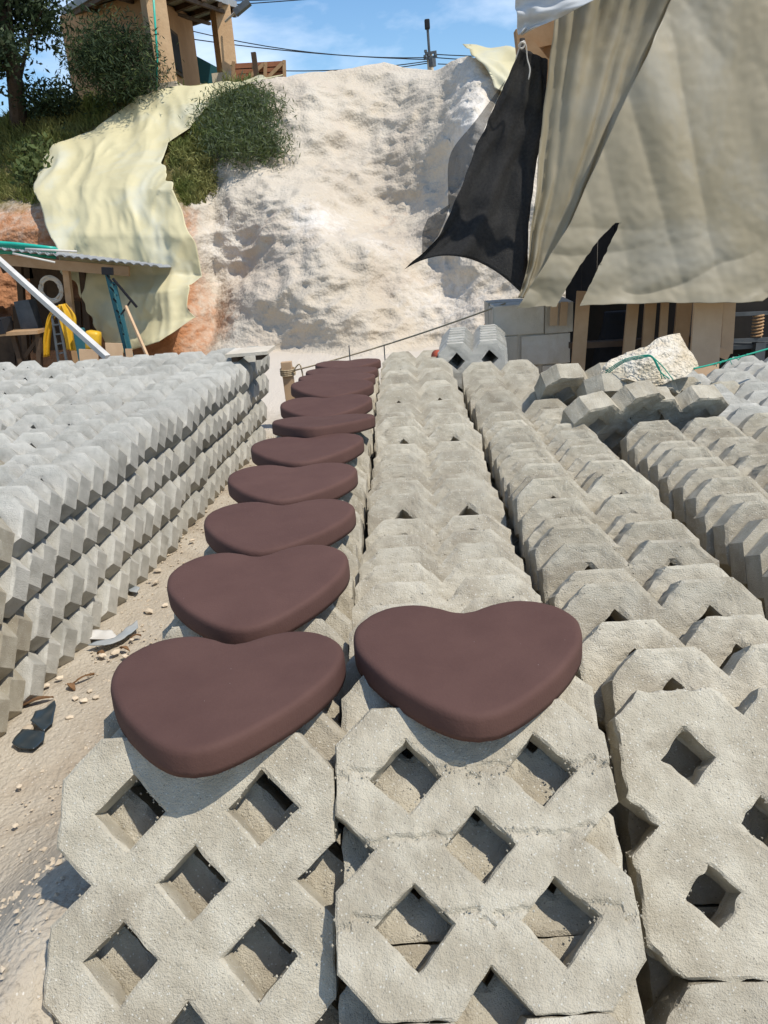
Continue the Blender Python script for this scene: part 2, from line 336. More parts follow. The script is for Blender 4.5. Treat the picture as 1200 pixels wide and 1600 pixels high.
# ------------------------------------------------------------------ concrete grass pavers
T = .09
def paver_mesh(name, n, c, seed, rough=.0012, chip=.004, crack=False, crumbs=0, m='paver', T=.09, cs=1.):
    """40 x 40 x 8 cm lattice paver: five square holes set diagonally, V notches in the edges, cut corners"""
    j = .1-c; pts = {}; V = []; F = []
    def vid(x, y):
        k = (round(x, 5), round(y, 5))
        if k not in pts: pts[k] = len(V); V.append([x, y])
        return pts[k]
    def quad(a, b, cc, d):
        g = [[vid(*[(a[t]*(1-u)+b[t]*u)*(1-w_)+(d[t]*(1-u)+cc[t]*u)*w_ for t in (0, 1)]) for u in np.linspace(0, 1, n+1)] for w_ in np.linspace(0, 1, n+1)]
        for y in range(n):
            for x in range(n): F.append((g[y][x], g[y][x+1], g[y+1][x+1], g[y+1][x]))
    def tri(a, b, cc):
        g = [[vid(*[a[t]+(b[t]-a[t])*u/n+(cc[t]-a[t])*w_/n for t in (0, 1)]) for u in range(n+1-w_)] for w_ in range(n+1)]
        for y in range(n):
            for x in range(n-y):
                F.append((g[y][x], g[y][x+1], g[y+1][x]))
                if x < n-y-1: F.append((g[y][x+1], g[y+1][x+1], g[y+1][x]))
    for cx in (-.1, .1):
        for cy in (-.1, .1):
            for sx in (-1, 1):
                for sy in (-1, 1):
                    q = [(cx+sx*c, cy), (cx+sx*.1, cy+sy*j), (cx+sx*j, cy+sy*.1), (cx, cy+sy*c)]
                    quad(*(q if sx*sy > 0 else q[::-1]))
    for cx, cy in ((-.1, 0), (.1, 0), (0, -.1), (0, .1)):
        quad((cx-j, cy), (cx, cy-j), (cx+j, cy), (cx, cy+j))
    for s in (-.1, .1):
        tri((s-j, .2), (s, .2-j), (s+j, .2)); tri((s+j, -.2), (s, -.2+j), (s-j, -.2))
        tri((.2, s+j), (.2-j, s), (.2, s-j)); tri((-.2, s-j), (-.2+j, s), (-.2, s+j))
    cnt = {}
    for f in F:
        for a, b in zip(f, f[1:]+f[:1]):
            cnt[(a, b)] = 1
    bnd = [(a, b) for (a, b) in cnt if (b, a) not in cnt]
    isb = set(x for e in bnd for x in e)
    so_ = Vector((seed*5.3, seed*2.1, seed*7.7)); nv = len(V)
    def dxy(x, y, z):
        p = Vector((x, y, z))*38+so_
        return noise.noise(p)*chip*.55, noise.noise(p+Vector((9, 4, 2)))*chip*.55
    wp = lambda t: t if abs(t) <= .1001 else math.copysign(.1+(abs(t)-.1)*1.11, t)
    V = [[wp(x), wp(y)] for x, y in V]
    out = []; segs = 3 if n > 3 else (2 if n > 1 else 1)
    for i, (x, y) in enumerate(V):
        p = Vector((x, y, 0)); z = rough*(1.2*noise.noise(p*26+so_)+.8*noise.noise(p*80+so_)) if n > 1 else 0
        if i in isb:
            ch = noise.noise(p*30+so_*2); z -= .0022+chip*max(0., ch)*1.1 if n > 1 else 0
            dx, dy = dxy(x, y, 0); x += dx; y += dy
        if crack:
            for y0 in (-.1, .0, .1):
                dd = abs(y-(y0+.010*noise.noise((x*22, y0*9, seed))+.006*noise.noise((x*70, y0*9, seed))+(.014 if abs(abs(x)-.1) < .09 else 0)))
                if dd < .0065: z -= .005*(1-dd/.0065)
                if y > y0+.004: z -= .0012
        out.append((x, y+.211, z))
    faces = list(F)
    for i, (x, y) in enumerate(V):
        dx, dy = dxy(x, y, -1) if i in isb else (0, 0)
        out.append((x+dx, y+dy+.211, -T+(.002 if i in isb else 0)))
    faces += [tuple(nv+k for k in f[::-1]) for f in F]
    ring = {}
    def rid(i, s):
        if s == 0: return i
        if s == segs: return nv+i
        if (i, s) not in ring:
            x, y = V[i]; z = -T*(s/segs if s > 1 or segs < 3 else .16)
            if segs == 3 and s == 2: z = -T*.84
            dx, dy = dxy(x, y, z); ring[(i, s)] = len(out)
            k = .9; out.append((x+dx*k, y+dy*k+.211, z))
        return ring[(i, s)]
    for a, b in bnd:
        for s in range(segs): faces.append((rid(b, s), rid(a, s), rid(a, s+1), rid(b, s+1)))
    if crumbs:
        r = random.Random(seed); bl = list(isb)
        for k in range(crumbs):
            if r.random() < .45: i = r.choice(bl)
            else: i = r.randrange(nv)
            x, y, z = out[i]
            if crack and r.random() < .6:
                y = .211+r.choice((-.1, 0, .1))+r.gauss(.004, .008)
            if r.random() < .0: continue
            x += r.gauss(0, .003); y += r.gauss(0, .003)
            # keep crumbs on the solid part
            hit = min(((x-V[q][0])**2+(y-.211-V[q][1])**2) for q in r.sample(range(nv), min(nv, 400)))
            if hit > 1e-4: continue
            s = cs*r.uniform(.0006, .0017)*1.; kk = len(out)
            for d in ((1, 0, 0), (0, 1, 0), (-1, 0, 0), (0, -1, 0), (0, 0, .9)):
                out.append((x+d[0]*s*r.uniform(.7, 1.3), y+d[1]*s*r.uniform(.7, 1.3), z-.0005+d[2]*s*r.uniform(.7, 1.3)))
            faces += [(kk+4, kk, kk+1), (kk+4, kk+1, kk+2), (kk+4, kk+2, kk+3), (kk+4, kk+3, kk)]
    me = bpy.data.meshes.new(name); me.from_pydata(out, [], faces); me.update(); me.materials.append(M[m])
    return me
HERO = {'A': paver_mesh('paver_mesh', 14, .052, 1, .0014, .0045, crumbs=900, T=.05, cs=1.5),
        'B': paver_mesh('paver_mesh', 22, .052, 2, .0016, .006, crack=True, crumbs=1400, T=.052, cs=1.4),
        'C': paver_mesh('paver_mesh', 14, .041, 3, .0014, .013, crumbs=500, T=.065, cs=1.5)}
MID = [paver_mesh('paver_mesh', 7, random.uniform(.049, .053), 10+k, .0026, .0075, crumbs=200, cs=1.9) for k in range(6)]
MIDP = [paver_mesh('paver_mesh', 5, random.uniform(.049, .053), 20+k, .0014, .006, crumbs=60, m='paver_pale') for k in range(6)]
LOW = [paver_mesh('paver_mesh', 3, .051, 30+k, .0014, .006) for k in range(4)]
LOWP = [paver_mesh('paver_mesh', 3, .051, 40+k, .0014, .006, m='paver_pale') for k in range(4)]
STUFF = paver_mesh('paver_mesh', 1, .051, 50)
npav = [0]
def put(me, loc, theta, tilt, yaw, label, group):
    o = link(bpy.data.objects.new('grass_paver', me)); o.location = loc; o.rotation_euler = (math.pi/2-theta, tilt, yaw)
    tag(o, label, 'paver', group); npav[0] += 1; return o
def inview(p, mg=60):
    q = P(p); return q is not None and -mg < q[0] < 1200+mg and -mg < q[1] < 1600+mg*2
stuff_list = []
def nexty(y, z, th, th2, L_=.422):
    a = y+T/math.cos(th)*1.0
    # the back of this block must clear the face of the next one at both ends
    need0 = y+T*math.cos(th)+math.tan(th2)*T*math.sin(th)
    need1 = y+L_*math.sin(th)+T*math.cos(th)-math.tan(th2)*(L_*math.cos(th)-T*math.sin(th))
    return max(need0, need1)
def row(xf, y0, zb, th0, th1, yend, meshes, label, group, hero=None, hero_label=None, yaw=0., slack=.004, jx=.006, jt=.8, jslide=.010, far=None, fary=3., step=1.1, build=lambda p: True, stuff=None, frame=None, slide0=0., slide1=None, hero_gap=0., x1=0., low_label='', bump=True):
    """a file of pavers leaning back on one another; frame maps row coordinates to the world"""
    y = y0; th = rad(th0); i = 0
    fr = frame or (lambda x, y, z: Vector((x, y, z)))
    while y < yend:
        x = xf(y)+random.uniform(-jx, jx); sl = random.uniform(-jslide, jslide) if i else slide0
        if bump and random.random() < .16 and i > 2: sl += random.uniform(.008, .034)
        if i == 1 and slide1 is not None: sl = slide1; x = xf(y)+x1
        if hero and i in (1, 2): y -= {1: hero_gap, 2: 0.}[i]
        loc = fr(x, y+math.sin(th)*sl, zb(y)+math.cos(th)*sl)
        c = loc+Vector((0, .4*math.sin(th), .4*math.cos(th)))
        if stuff is not None and not (inview(c) and build(c)): stuff.append((loc, th, yaw))
        elif inview(c) or inview(loc):
            me = hero if (i == 0 and hero) else random.choice(far if (far and y > fary) else meshes)
            put(me, loc, th, rad(random.uniform(-.5, .5)) if i else rad(.8), yaw+rad(random.uniform(-1.3, 1.3))*(1 if i else 0), hero_label if (i == 0 and hero_label) else label, None if (i == 0 and hero_label) else group)
        if hero and i < 2:
            ux = Vector((0, math.sin(th), math.cos(th)))*.425
            put(random.choice(meshes), loc-ux, th, 0., yaw, low_label, low_label.replace('grey grass paver', 'pavers'))
        th2 = max(rad(th1)+rad(random.uniform(-jt, jt)), th-rad(step)) if th > rad(th1+1.5) else rad(th1)+rad(random.uniform(-jt, jt))
        y = nexty(y, 0, th, th2)+random.uniform(0, slack); th = th2; i += 1
    return i
def fit_front(c, th): return (c[1]-.211*math.sin(rad(th)), c[2]-.211*math.cos(rad(th)))
# row under the hearts
yA, zA = fit_front((-.358, .877, .514), 37.6)
row(lambda y: -.358-.006*(y-.8), yA, lambda y: zA-.045*min(1, (y-yA)/.3)-.03*max(0, y-3.6), 37.6, 34., 5.0, MID, 'grey concrete grass paver leaning in the single row under the line of brown hearts', 'pavers under the hearts',
    HERO['A'], 'square grass paver showing five diamond holes, front of the row under the line of hearts', far=LOW, fary=2.6, jslide=.006, slide1=.0, x1=.032, hero_gap=.042, bump=False, low_label='grey grass paver in the lower layer below the hearts row')
yB, zB = fit_front((.071, .888, .555), 50.8)
row(lambda y: .071+.002*(y-.8), yB, lambda y: zB-.11*min(1, max(0, (y-.9)/.9)), 50.8, 36., 5.0, MID, 'grey concrete grass paver leaning in the row that carries the lone heart', 'pavers in the lone heart row',
    HERO['B'], 'cracked grass paver with full face showing, front of the row carrying the lone heart', far=LOW, fary=3.2, step=.75, yaw=rad(1.5), slide1=.012, x1=.004, hero_gap=.046, low_label='grey grass paver in the lower layer below the lone heart row')
yC, zC = fit_front((.518, .973, .496), 43.8)
row(lambda y: .518+.004*(y-.9), yC, lambda y: zC-.065*min(1, (y-yC)/.45), 43.8, 26., 4.15, MID, 'grey concrete grass paver leaning in the row on the near side of the dark gap', 'pavers beside the dark gap',
    HERO['C'], 'pale chipped grass paver with ragged holes fronting the row beside the dark gap', far=LOW, fary=3.2, jslide=.012, step=3.2, slack=.016, jt=1.6, slide1=.010, x1=.030, hero_gap=.024, low_label='grey grass paver in the lower layer below the ragged-holed paver')
# rows beyond the dark gap
for k, (x0, ya, yb, lab) in enumerate([(1.03, 1.30, 2.75, 'grey concrete grass paver leaning in the file just across the dark gap'),
                                       (1.46, 1.9, 3.6, 'grey concrete grass paver in the second file across the dark gap, beyond the boulder'),
                                       (1.89, 2.6, 3.95, 'grey concrete grass paver in the third file across the dark gap'),
                                       (2.32, 3.4, 4.1, 'grey concrete grass paver in the outer file, beside the dark shed')]):
    row(lambda y: x0, ya, lambda y: .285, 27., 25., yb, MID, lab, 'pavers across the dark gap, file %d' % (k+1) if False else lab.replace('grey concrete grass paver', 'pavers'), far=MIDP if k else MID, fary=2.8, jslide=.012, stuff=stuff_list, slack=.02, jt=2.)
    row(lambda y: x0+.005, ya-.2, lambda y: G, 34., 34., yb-.2, MID, 'grey grass paver in the lower layer along the far side of the dark gap', 'lower pavers along the gap', stuff=stuff_list, build=(lambda p: True) if k == 0 else (lambda p: False))
# lower layers carrying the three front rows (hidden but for the first few)
for x0, yb0, yend, zt, lab in ((-.358, yA, 4.9, zA, 'grey grass paver in the lower layer below the hearts row'), (.071, yB, 4.9, zB-.05, 'grey grass paver in the lower layer below the lone heart row'), (.518, yC, 3.9, zC, 'grey grass paver in the lower layer below the ragged-holed paver')):
    thl = math.acos(max(.5, min(.965, (zt-.012-G)/.4))); thd = math.degrees(thl)
    ys = yb0+.12; zl = zt-.012-.4*math.cos(thl)
    row(lambda y: x0, ys, lambda y: zl-.03*min(1, max(0, y-ys)), thd, thd, yend-.2, MID, lab, lab.replace('grey grass paver in', 'pavers of'), stuff=stuff_list, build=lambda p: False, jslide=.004, jt=.3)
# the broad stack, two layers, seven files
PY = rad(-4.3)
PO = Vector((-1.356, 2.295, 0)); PR = Matrix.Rotation(PY, 3, 'Z')
def pframe(x, y, z): return PO+PR @ Vector((x, y-2.295, z))
thp = 36.5
for k in range(7):
    xk = -.211-.427*k; ye = 5.7-.05*k
    row(lambda y: xk+.012*math.sin(y*2.1+k), 1.05, lambda y: G+.002+.006*math.sin(y*1.7), thp, thp, ye, MIDP, 'pale grey grass paver in the lower layer of the broad stack, facing the dirt path', 'lower layer of the broad stack',
        yaw=PY, far=LOWP, fary=3.6, stuff=stuff_list, build=(lambda p: True) if k == 0 else (lambda p: False), frame=pframe, jslide=.010, jx=.014, jt=1.2, slack=.008)
    row(lambda y: xk+.016*math.sin(y*1.6+k*2), 1.05+.422*math.sin(rad(thp)), lambda y: G+.422*math.cos(rad(thp))+.008+.008*math.sin(y*1.3+k), thp, thp, ye+.2, MIDP, 'pale grey grass paver in the upper layer of the broad stack by the lean-to', 'upper layer of the broad stack',
        yaw=PY, far=LOWP, fary=3.8, stuff=stuff_list, frame=pframe, jslide=.016, jx=.014, jt=1.3, slack=.008)
# pavers nobody sees singly: one mass
def make_stuff():
    sv = [v.co.copy() for v in STUFF.vertices]; sf = [tuple(p.vertices) for p in STUFF.polygons]; V = []; F = []
    for loc, th, yaw in stuff_list:
        Mx = Matrix.Translation(loc) @ Euler((math.pi/2-th, 0, yaw)).to_matrix().to_4x4(); k = len(V)
        V += [Mx @ c for c in sv]; F += [tuple(k+i for i in f) for f in sf]
    o = mk('stacked_pavers', V, F, 'paver'); tag(o, 'hidden grey grass pavers filling the inside of the stacks', 'pavers', kind='stuff')
make_stuff()
# upright slices at the end of the rows, white face with dark holes
for k in range(7):
    o = link(bpy.data.objects.new('grass_paver', LOWP[k % 4])); p = U(742, 584, y=4.75)
    o.location = (p.x+.01*k, 4.75+k*.093, U(744, 579, y=4.75).z-.25+.004*k); o.rotation_euler = (rad(88), rad(-1), rad(2))
    tag(o, 'white upright grass paver with dark see-through holes by the cement block pier' if k == 0 else 'grey upright grass paver tucked behind the white holed one by the pier', 'paver', None if k == 0 else 'upright pavers by the pier')
for k in range(7):
    o = link(bpy.data.objects.new('grass_paver', STUFF)); p = U(742, 584, y=4.75)
    o.location = (p.x+.01*k, 4.76+k*.093, U(744, 579, y=4.75).z-.68); o.rotation_euler = (rad(89), 0, rad(2)); o.data = LOWP[k % 4]
    tag(o, 'grey upright grass paver under the white holed ones by the pier', 'paver', 'lower upright pavers by the pier')

# ------------------------------------------------------------------ brown hearts
def heart_mesh():
    half = [(0, .120), (.025, .128), (.05, .145), (.085, .161), (.118, .165), (.154, .155), (.19, .126), (.211, .085), (.213, .043), (.203, -.006), (.18, -.055), (.147, -.107), (.107, -.155), (.067, -.194), (.032, -.218), (0, -.226)]
    r = [Vector((x, y, 0)) for x, y in half]; pr = spline(r, 56); full = pr[:-1]+[Vector((-p.x, p.y, 0)) for p in pr[::-1]][:-1]
    full = [p*.955 for p in full]; n = len(full); h = .046
    prof = [(1.0, 0.), (1.003, .010), (1.0, .034), (.990, .041), (.968, .0452), (.93, .0462)]+[(s, .0463+.0012*(1-s)) for s in (.8, .6, .4, .2)]
    V = []; F = []; c = Vector((0, -.01, 0))
    for s, z in prof:
        for p in full:
            q = c+(p-c)*s; V.append((q.x, q.y, z+.0009*noise.noise((q.x*18, q.y*18, z*30))+(.0006*noise.noise((q.x*60, q.y*60, 3)) if s > .9 else 0)))
    for k in range(len(prof)-1):
        for i in range(n): a = k*n+i; b = k*n+(i+1) % n; F.append((b, a, a+n, b+n))
    V.append((0, -.01, .0475)); t = len(V)-1; o = (len(prof)-1)*n
    for i in range(n): F.append((o+(i+1) % n, o+i, t))
    V.append((0, -.01, 0)); t = len(V)-1
    for i in range(n): F.append((i, (i+1) % n, t))
    me = bpy.data.meshes.new('heart_slab'); me.from_pydata(V, [], F); me.update(); me.materials.append(M['heart'])
    me.polygons.foreach_set('use_smooth', [True]*len(me.polygons)); return me
HM = heart_mesh()
HEARTS = [(*P((-.335, 1.114, .722)), .722, -2, 0, 0, .985), (*P((-.351, 1.53, .71)), .71, 2.5, -1, 4, 1.), (431, 811, .712, 0, 0, -2, 1.), (453, 746, .712, 0, 1, 0, 1.), (478, 696, .712, 0, 0, 2, 1.), (502, 656, .722, -6, 0, -2, 1.02),
          (508, 631, .705, 2.5, 0, 1, 1.02), (517, 603, .708, 2, 3, 0, 1.02), (525, 590, .695, -1.5, 2, 2, 1.02), (532, 580, .682, -1, 1, -2, 1.02), (543, 567, .668, -1, 0, 2, 1.)]
ORD = ['first', 'second', 'third', 'fourth', 'fifth', 'sixth', 'seventh', 'eighth', 'ninth', 'tenth', 'eleventh']
for i, (px, py, z, tx, ty, tz, s) in enumerate(HEARTS):
    p = U(px, py, z=z); o = link(bpy.data.objects.new('heart_slab', HM)); o.location = (p.x, p.y, z-.0463)
    o.rotation_euler = (rad(tx), rad(ty), rad(tz)); o.scale = (s, s, 1)
    tag(o, 'brown heart slab, %s in the line counting from the hillside end' % ORD[10-i], 'heart slab', 'brown heart slabs set out to dry')
p = Vector((.083, 1.176, .725)); o = link(bpy.data.objects.new('heart_slab', HM)); o.location = (p.x, p.y, .725-.0463); o.rotation_euler = (0, 0, rad(-1)); o.scale = (1, 1, 1)
tag(o, 'lone brown heart slab lying apart on the neighbouring paver row', 'heart slab', 'brown heart slabs set out to dry')
# ------------------------------------------------------------------ sheets (tarpaulins, nets)
def sheet(name, rows, nu, nv, m, fold, parent=None, thick=.004, smooth=True, sharp=False):
    """rows: survey points along the left and right hem, top to bottom: (Lvec, Rvec, mid_dz)"""
    def lin(a): return [a[min(int(t), len(a)-2)].lerp(a[min(int(t), len(a)-2)+1], t-min(int(t), len(a)-2)) for t in np.linspace(0, len(a)-1, nv)]
    sp = lin if sharp else (lambda a: spline(a, nv))
    Ls = sp([r[0] for r in rows]); Rs = sp([r[1] for r in rows])
    md = np.interp(np.linspace(0, len(rows)-1, nv), range(len(rows)), [r[2] if len(r) > 2 else 0. for r in rows])
    V = []; F = []
    for j in range(nv):
        for i in range(nu):
            u = i/(nu-1); p = Ls[j].lerp(Rs[j], u); p = p+Vector((0, 0, md[j]*4*u*(1-u))); V.append(p+fold(u, j/(nv-1), p))
    for j in range(nv-1):
        for i in range(nu-1): a = j*nu+i; F.append((a, a+nu, a+nu+1, a+1))
    # give the sheet a real thickness
    n = len(V); off = Vector((0, thick, 0)); V2 = V+[p+off for p in V]; F2 = F+[tuple(n+k for k in f[::-1]) for f in F]
    rim = [i for i in range(nu)]+[j*nu+nu-1 for j in range(1, nv)]+[(nv-1)*nu+i for i in range(nu-2, -1, -1)]+[j*nu for j in range(nv-2, 0, -1)]
    for a, b in zip(rim, rim[1:]+rim[:1]): F2.append((a, b, b+n, a+n))
    return mk(name, V2, F2, m, parent, smooth)

# ---- cream tarpaulin spilling down the bank
tp = [((446, 120), (446, 126)), ((395, 121), (398, 127)), ((345, 120), (348, 140)), ((282, 136), (326, 165)), ((214, 155), (296, 196)), ((150, 203), (264, 222)), ((92, 232), (256, 250)), ((64, 262), (264, 276)), ((62, 290), (274, 297)),
      ((84, 365), (303, 370)), ((112, 428), (316, 424)), ((134, 468), (290, 447)), ((150, 502), (304, 497)), ((186, 552), (252, 534))]
rows = [(hill_at(*a, .25+.10*max(0, min(4, i-6))), hill_at(*b, .25+.14*max(0, min(4, i-6)))) for i, (a, b) in enumerate(tp)]
def crease(a, b, c): return 1-abs(noise.noise((a, b, c)))*2.2
def tf(u, v, p):
    q = p+Vector((.25*noise.noise(p*.8), 0, .25*noise.noise(p*.8+Vector((4, 2, 1)))))
    f = .14*noise.noise(q*.75)+.11*crease(q.x*1.5+.25*q.z, q.z*.35, 2.5)+.065*crease(q.x*2.1-q.z*.6, q.z*1.4+q.x*.5, 5.5)+.028*crease(q.x*5.2, q.z*3.4, 1.5)+.006*noise.noise(p*14)
    if v > .8: f += .08*math.sin(u*11)*(v-.8)*5
    e = .10*noise.noise((v*23, u*2, 9))*(abs(u-.5)*2)**6
    return Vector((e, -f-.03, e*.7))
T_ = sheet('cream_tarpaulin', rows, 90, 190, 'tarp', tf, sharp=True); tag(T_, 'creased cream tarpaulin draped down the bank behind the lean-to', 'tarpaulin')
rows = [(hill_at(722, 97, .1), hill_at(900, 90, .15)), (hill_at(742, 106, .2), hill_at(900, 130, .25)), (hill_at(764, 124, .25), hill_at(900, 170, .25)), (hill_at(772, 142, .2), hill_at(900, 200, .2))]
T_ = sheet('cream_tarpaulin', rows, 24, 24, 'tarp', lambda u, v, p: Vector((0, -.08*noise.noise((u*9, v*4, 3))-.05, .18*(1-v)*(1 if v < .2 else .4)+.05*noise.noise((u*6, v*5, 6))))); tag(T_, 'small cream tarpaulin laid over the hill crest behind the black net', 'tarpaulin')

# ---- right-hand shelter
sh = empty('timber_shelter', (2.6, 6.4, 0)); tag(sh, 'timber shelter hung with plastic sheets beside the cement block pier', 'shelter')
def part(name, mb, m, parent, bevel=0.):
    o = mb.build(name, m, None, bevel=bevel); o.parent = parent; o.matrix_parent_inverse = Matrix.Translation(-parent.location) if not any(parent.rotation_euler) else parent.matrix_basis.inverted(); return o
bz = U(830, 50, y=5.75)
part('beam', MB().bar(U(806, 66, y=5.8), U(1400, -60, y=5.8), .10, .13), 'wood', sh)
part('post', MB().bar((U(866, 60, y=5.82).x, 5.82, 0), U(858, 20, y=5.82), .09), 'wood', sh)
part('brace', MB().bar(U(822, 70, y=5.72), U(866, 125, y=5.72), .05, .09), 'wood', sh)
part('post', MB().bar((3.6, 5.5, 0), (3.6, 5.5, 3.2), .1), 'wood', sh)
part('post', MB().bar((3.9, 8.0, 0), (3.9, 8.0, 3.2), .1), 'wood', sh)
part('post', MB().bar((1.55, 8.0, 0), (1.55, 8.0, 3.2), .1), 'wood', sh)
for k in range(15): part('wall_board', MB().box((1.75+k*.155, 8.1+.01*(k % 2), 1.2), (.15, .03, 2.5), None, .006), 'dark', sh)  # back wall added to darken the interior, its shade put into near-black colour
for k in range(13): part('wall_board', MB().box((4.05+.01*(k % 2), 6.0+k*.165, 1.2), (.03, .16, 2.5), None, .006), 'dark', sh)  # unseen side wall added to keep sun out of the interior
v = []; f = []
for i in range(60):
    x = 2.5+i*.03
    for y in (5.7, 8.4): v.append((x, y, 3.22+.02*(i % 2)+(y-5.7)*.08))
for i in range(59): f.append((2*i, 2*i+2, 2*i+3, 2*i+1))
o = mk('roof', v, f, 'roofsheet'); o.parent = sh; o.matrix_parent_inverse = Matrix.Translation(-sh.location)  # unseen roof added for shade, cut back to keep its shadow off the left
def Y(pts, y): return [U(a, b, y=y) for a, b in pts]
def RW(lst): return [(U(a[0], a[1], y=a[2]), U(b[0], b[1], y=b[2]))+((c,) if c else ()) for a, b, c in lst]
def f1(u, v, p): return Vector((.012*noise.noise((v*9, u, 1)), .07*(1-2*abs(noise.noise((u*5.5+v*.8, v*1.2, 4))))+.05*noise.noise((u*3, v*3, 2))+.012*noise.noise((u*9, v*16, 6))*v+.004*noise.noise((u*26, v*40, 3)), .0))
t1 = sheet('plastic_sheet', RW([((874, -70, 5.5), (1110, -70, 5.35), 0), ((868, 25, 5.5), (1075, 25, 5.35), 0), ((858, 110, 5.5), (1040, 110, 5.35), 0), ((845, 220, 5.48), (1000, 220, 5.3), 0), ((833, 330, 5.42), (950, 320, 5.25), 0), ((822, 420, 5.35), (900, 410, 5.2), 0), ((810, 466, 5.3), (862, 472, 5.2), 0)]), 44, 90, 'tarp_brown', f1)
tag(t1, 'narrow shiny translucent sheet hanging behind the larger one, next to the black net', 'plastic sheet')
def f2(u, v, p):
    q = Vector((p.x, 0, p.z)); dg = q.x*.8+q.z*.25; lo = max(0., min(1., (1.55-p.z)/.6))
    d = .05*noise.noise((dg*2.2, p.z*.5, 12))+.032*(1-2*abs(noise.noise((dg*3.6, p.z*.45, 3))))*(1-.5*lo)+lo*.03*(1-2*abs(noise.noise((q.x*1.3+q.z*1.2, q.z*4.2-q.x*.8, 8))))+.005*noise.noise((q.x*7, q.z*5, 6))+.003*noise.noise((q.x*22, q.z*22, 3))
    return Vector((.008*noise.noise((p.z*9, 1, 1)), d, .010*noise.noise((q.x*7, 2, 4))))
t2 = sheet('plastic_sheet', RW([((1082, -70, 5.3), (1420, -70, 5.2), 0), ((1040, 25, 5.26), (1420, 25, 5.15), 0), ((985, 140, 5.2), (1400, 130, 5.1), 0), ((930, 265, 5.15), (1360, 250, 5.03), 0), ((890, 350, 5.12), (1310, 342, 4.97), 0), ((855, 408, 5.1), (1280, 395, 4.93), 0), ((830, 448, 5.09), (1240, 440, 4.9), 0), ((808, 484, 5.08), (1197, 473, 4.88), .012)]), 150, 190, 'tarp_brown', f2)
def slit(me):
    bm = bmesh.new(); bm.from_mesh(me); kill = []
    def edges(y):
        k = (y-346)/(482-346); jg = 2.5*noise.noise((y*.09, 3, 1)); return 970-102*k**.7+jg, 970-66*k+jg
    for v_ in bm.verts:
        q = P(v_.co)
        if q is None or q[1] < 347 or q[1] > 490: continue
        for e_ in edges(q[1]):
            if abs(q[0]-e_) < 1.7: v_.co.x += (e_-q[0])*v_.co.y/1150; break
    for f_ in bm.faces:
        q = P(f_.calc_center_median())
        if q is None or q[1] < 348: continue
        l_, r_ = edges(q[1])
        if l_ < q[0] < r_ or (q[0] < 905 and q[1] > 478+.1*abs(q[0]-850)): kill.append(f_)
    bmesh.ops.delete(bm, geom=kill, context='FACES'); bm.to_mesh(me); bm.free()
slit(t2.data)
tag(t2, 'large brownish translucent plastic sheet hung over the shelter front, torn low down', 'plastic sheet')
t3 = sheet('awning', RW([((802, -80, 5.15), (1060, -80, 5.0), 0), ((805, -10, 5.17), (948, -10, 5.05), 0), ((807, 24, 5.18), (872, 28, 5.12), 0), ((810, 55, 5.2), (816, 54, 5.2), 0)]), 30, 40, 'tarp_grey', lambda u, v, p: Vector((0, .03*noise.noise((u*4, v*7, 2))+.02*math.sin(v*16+u*4), 0)))
tag(t3, 'pale grey awning cloth hanging by one corner above the black net', 'awning')
def fn(u, v, p): return Vector((.012*noise.noise((v*14, u*2, 1)), +.035*math.sin(u*11+2*noise.noise((u*2, v*2, 7)))*v+.03*noise.noise((u*7, v*7, 2)), .0))
net = sheet('shade_net', RW([((813, 74, 5.6), (856, 93, 5.6), 0), ((792, 125, 5.6), (853, 140, 5.6), 0), ((766, 180, 5.6), (848, 195, 5.6), 0), ((740, 240, 5.6), (838, 255, 5.6), 0), ((713, 310, 5.55), (828, 325, 5.55), .04), ((682, 372, 5.5), (823, 390, 5.5), .12), ((632, 421, 5.45), (813, 457, 5.45), .155)]), 40, 70, 'net', fn)
tag(net, 'black shade net tied to a pole, its hem pulled out to a point', 'shade net')
sheet('loose_edge', RW([((742, 190, 5.7), (790, 125, 5.7), 0), ((704, 240, 5.7), (765, 182, 5.7), 0), ((700, 300, 5.68), (742, 240, 5.68), 0), ((702, 335, 5.66), (716, 305, 5.66), 0)]), 16, 20, 'netthin', lambda u, v, p: Vector((0, .03*noise.noise((u*5, v*5, 3)), 0)), net, .002)
sheet('loose_edge', RW([((668, 342, 5.62), (704, 318, 5.62), 0), ((660, 365, 5.62), (695, 345, 5.62), 0), ((660, 398, 5.6), (684, 370, 5.6), 0)]), 12, 14, 'netthin', lambda u, v, p: Vector((0, .03*noise.noise((u*5, v*5, 3)), 0)), net, .002)
pole = MB().tube([U(816, 60, y=5.68), U(819, 250, y=5.68), U(822, 474, y=5.68)], .017, 10).build('tent_pole', 'dark', smooth=True)
tag(pole, 'slim black pole standing on the pier and holding up the net', 'pole')
tie = MB().tube(spline([U(806, 92, y=5.5), U(812, 74, y=5.48), U(818, 64, y=5.47), U(822, 72, y=5.48), U(824, 92, y=5.5), U(828, 108, y=5.5), U(826, 124, y=5.5)], 24), .004, 6)
tie.tube(spline([U(810, 72, y=5.46), U(815, 66, y=5.45), U(820, 69, y=5.46), U(816, 76, y=5.46), U(810, 72, y=5.46)], 20), .006, 6)
o = tie.build('cord_tie', 'white', smooth=True); tag(o, 'pale cord knotted round the top of the black net', 'cord')

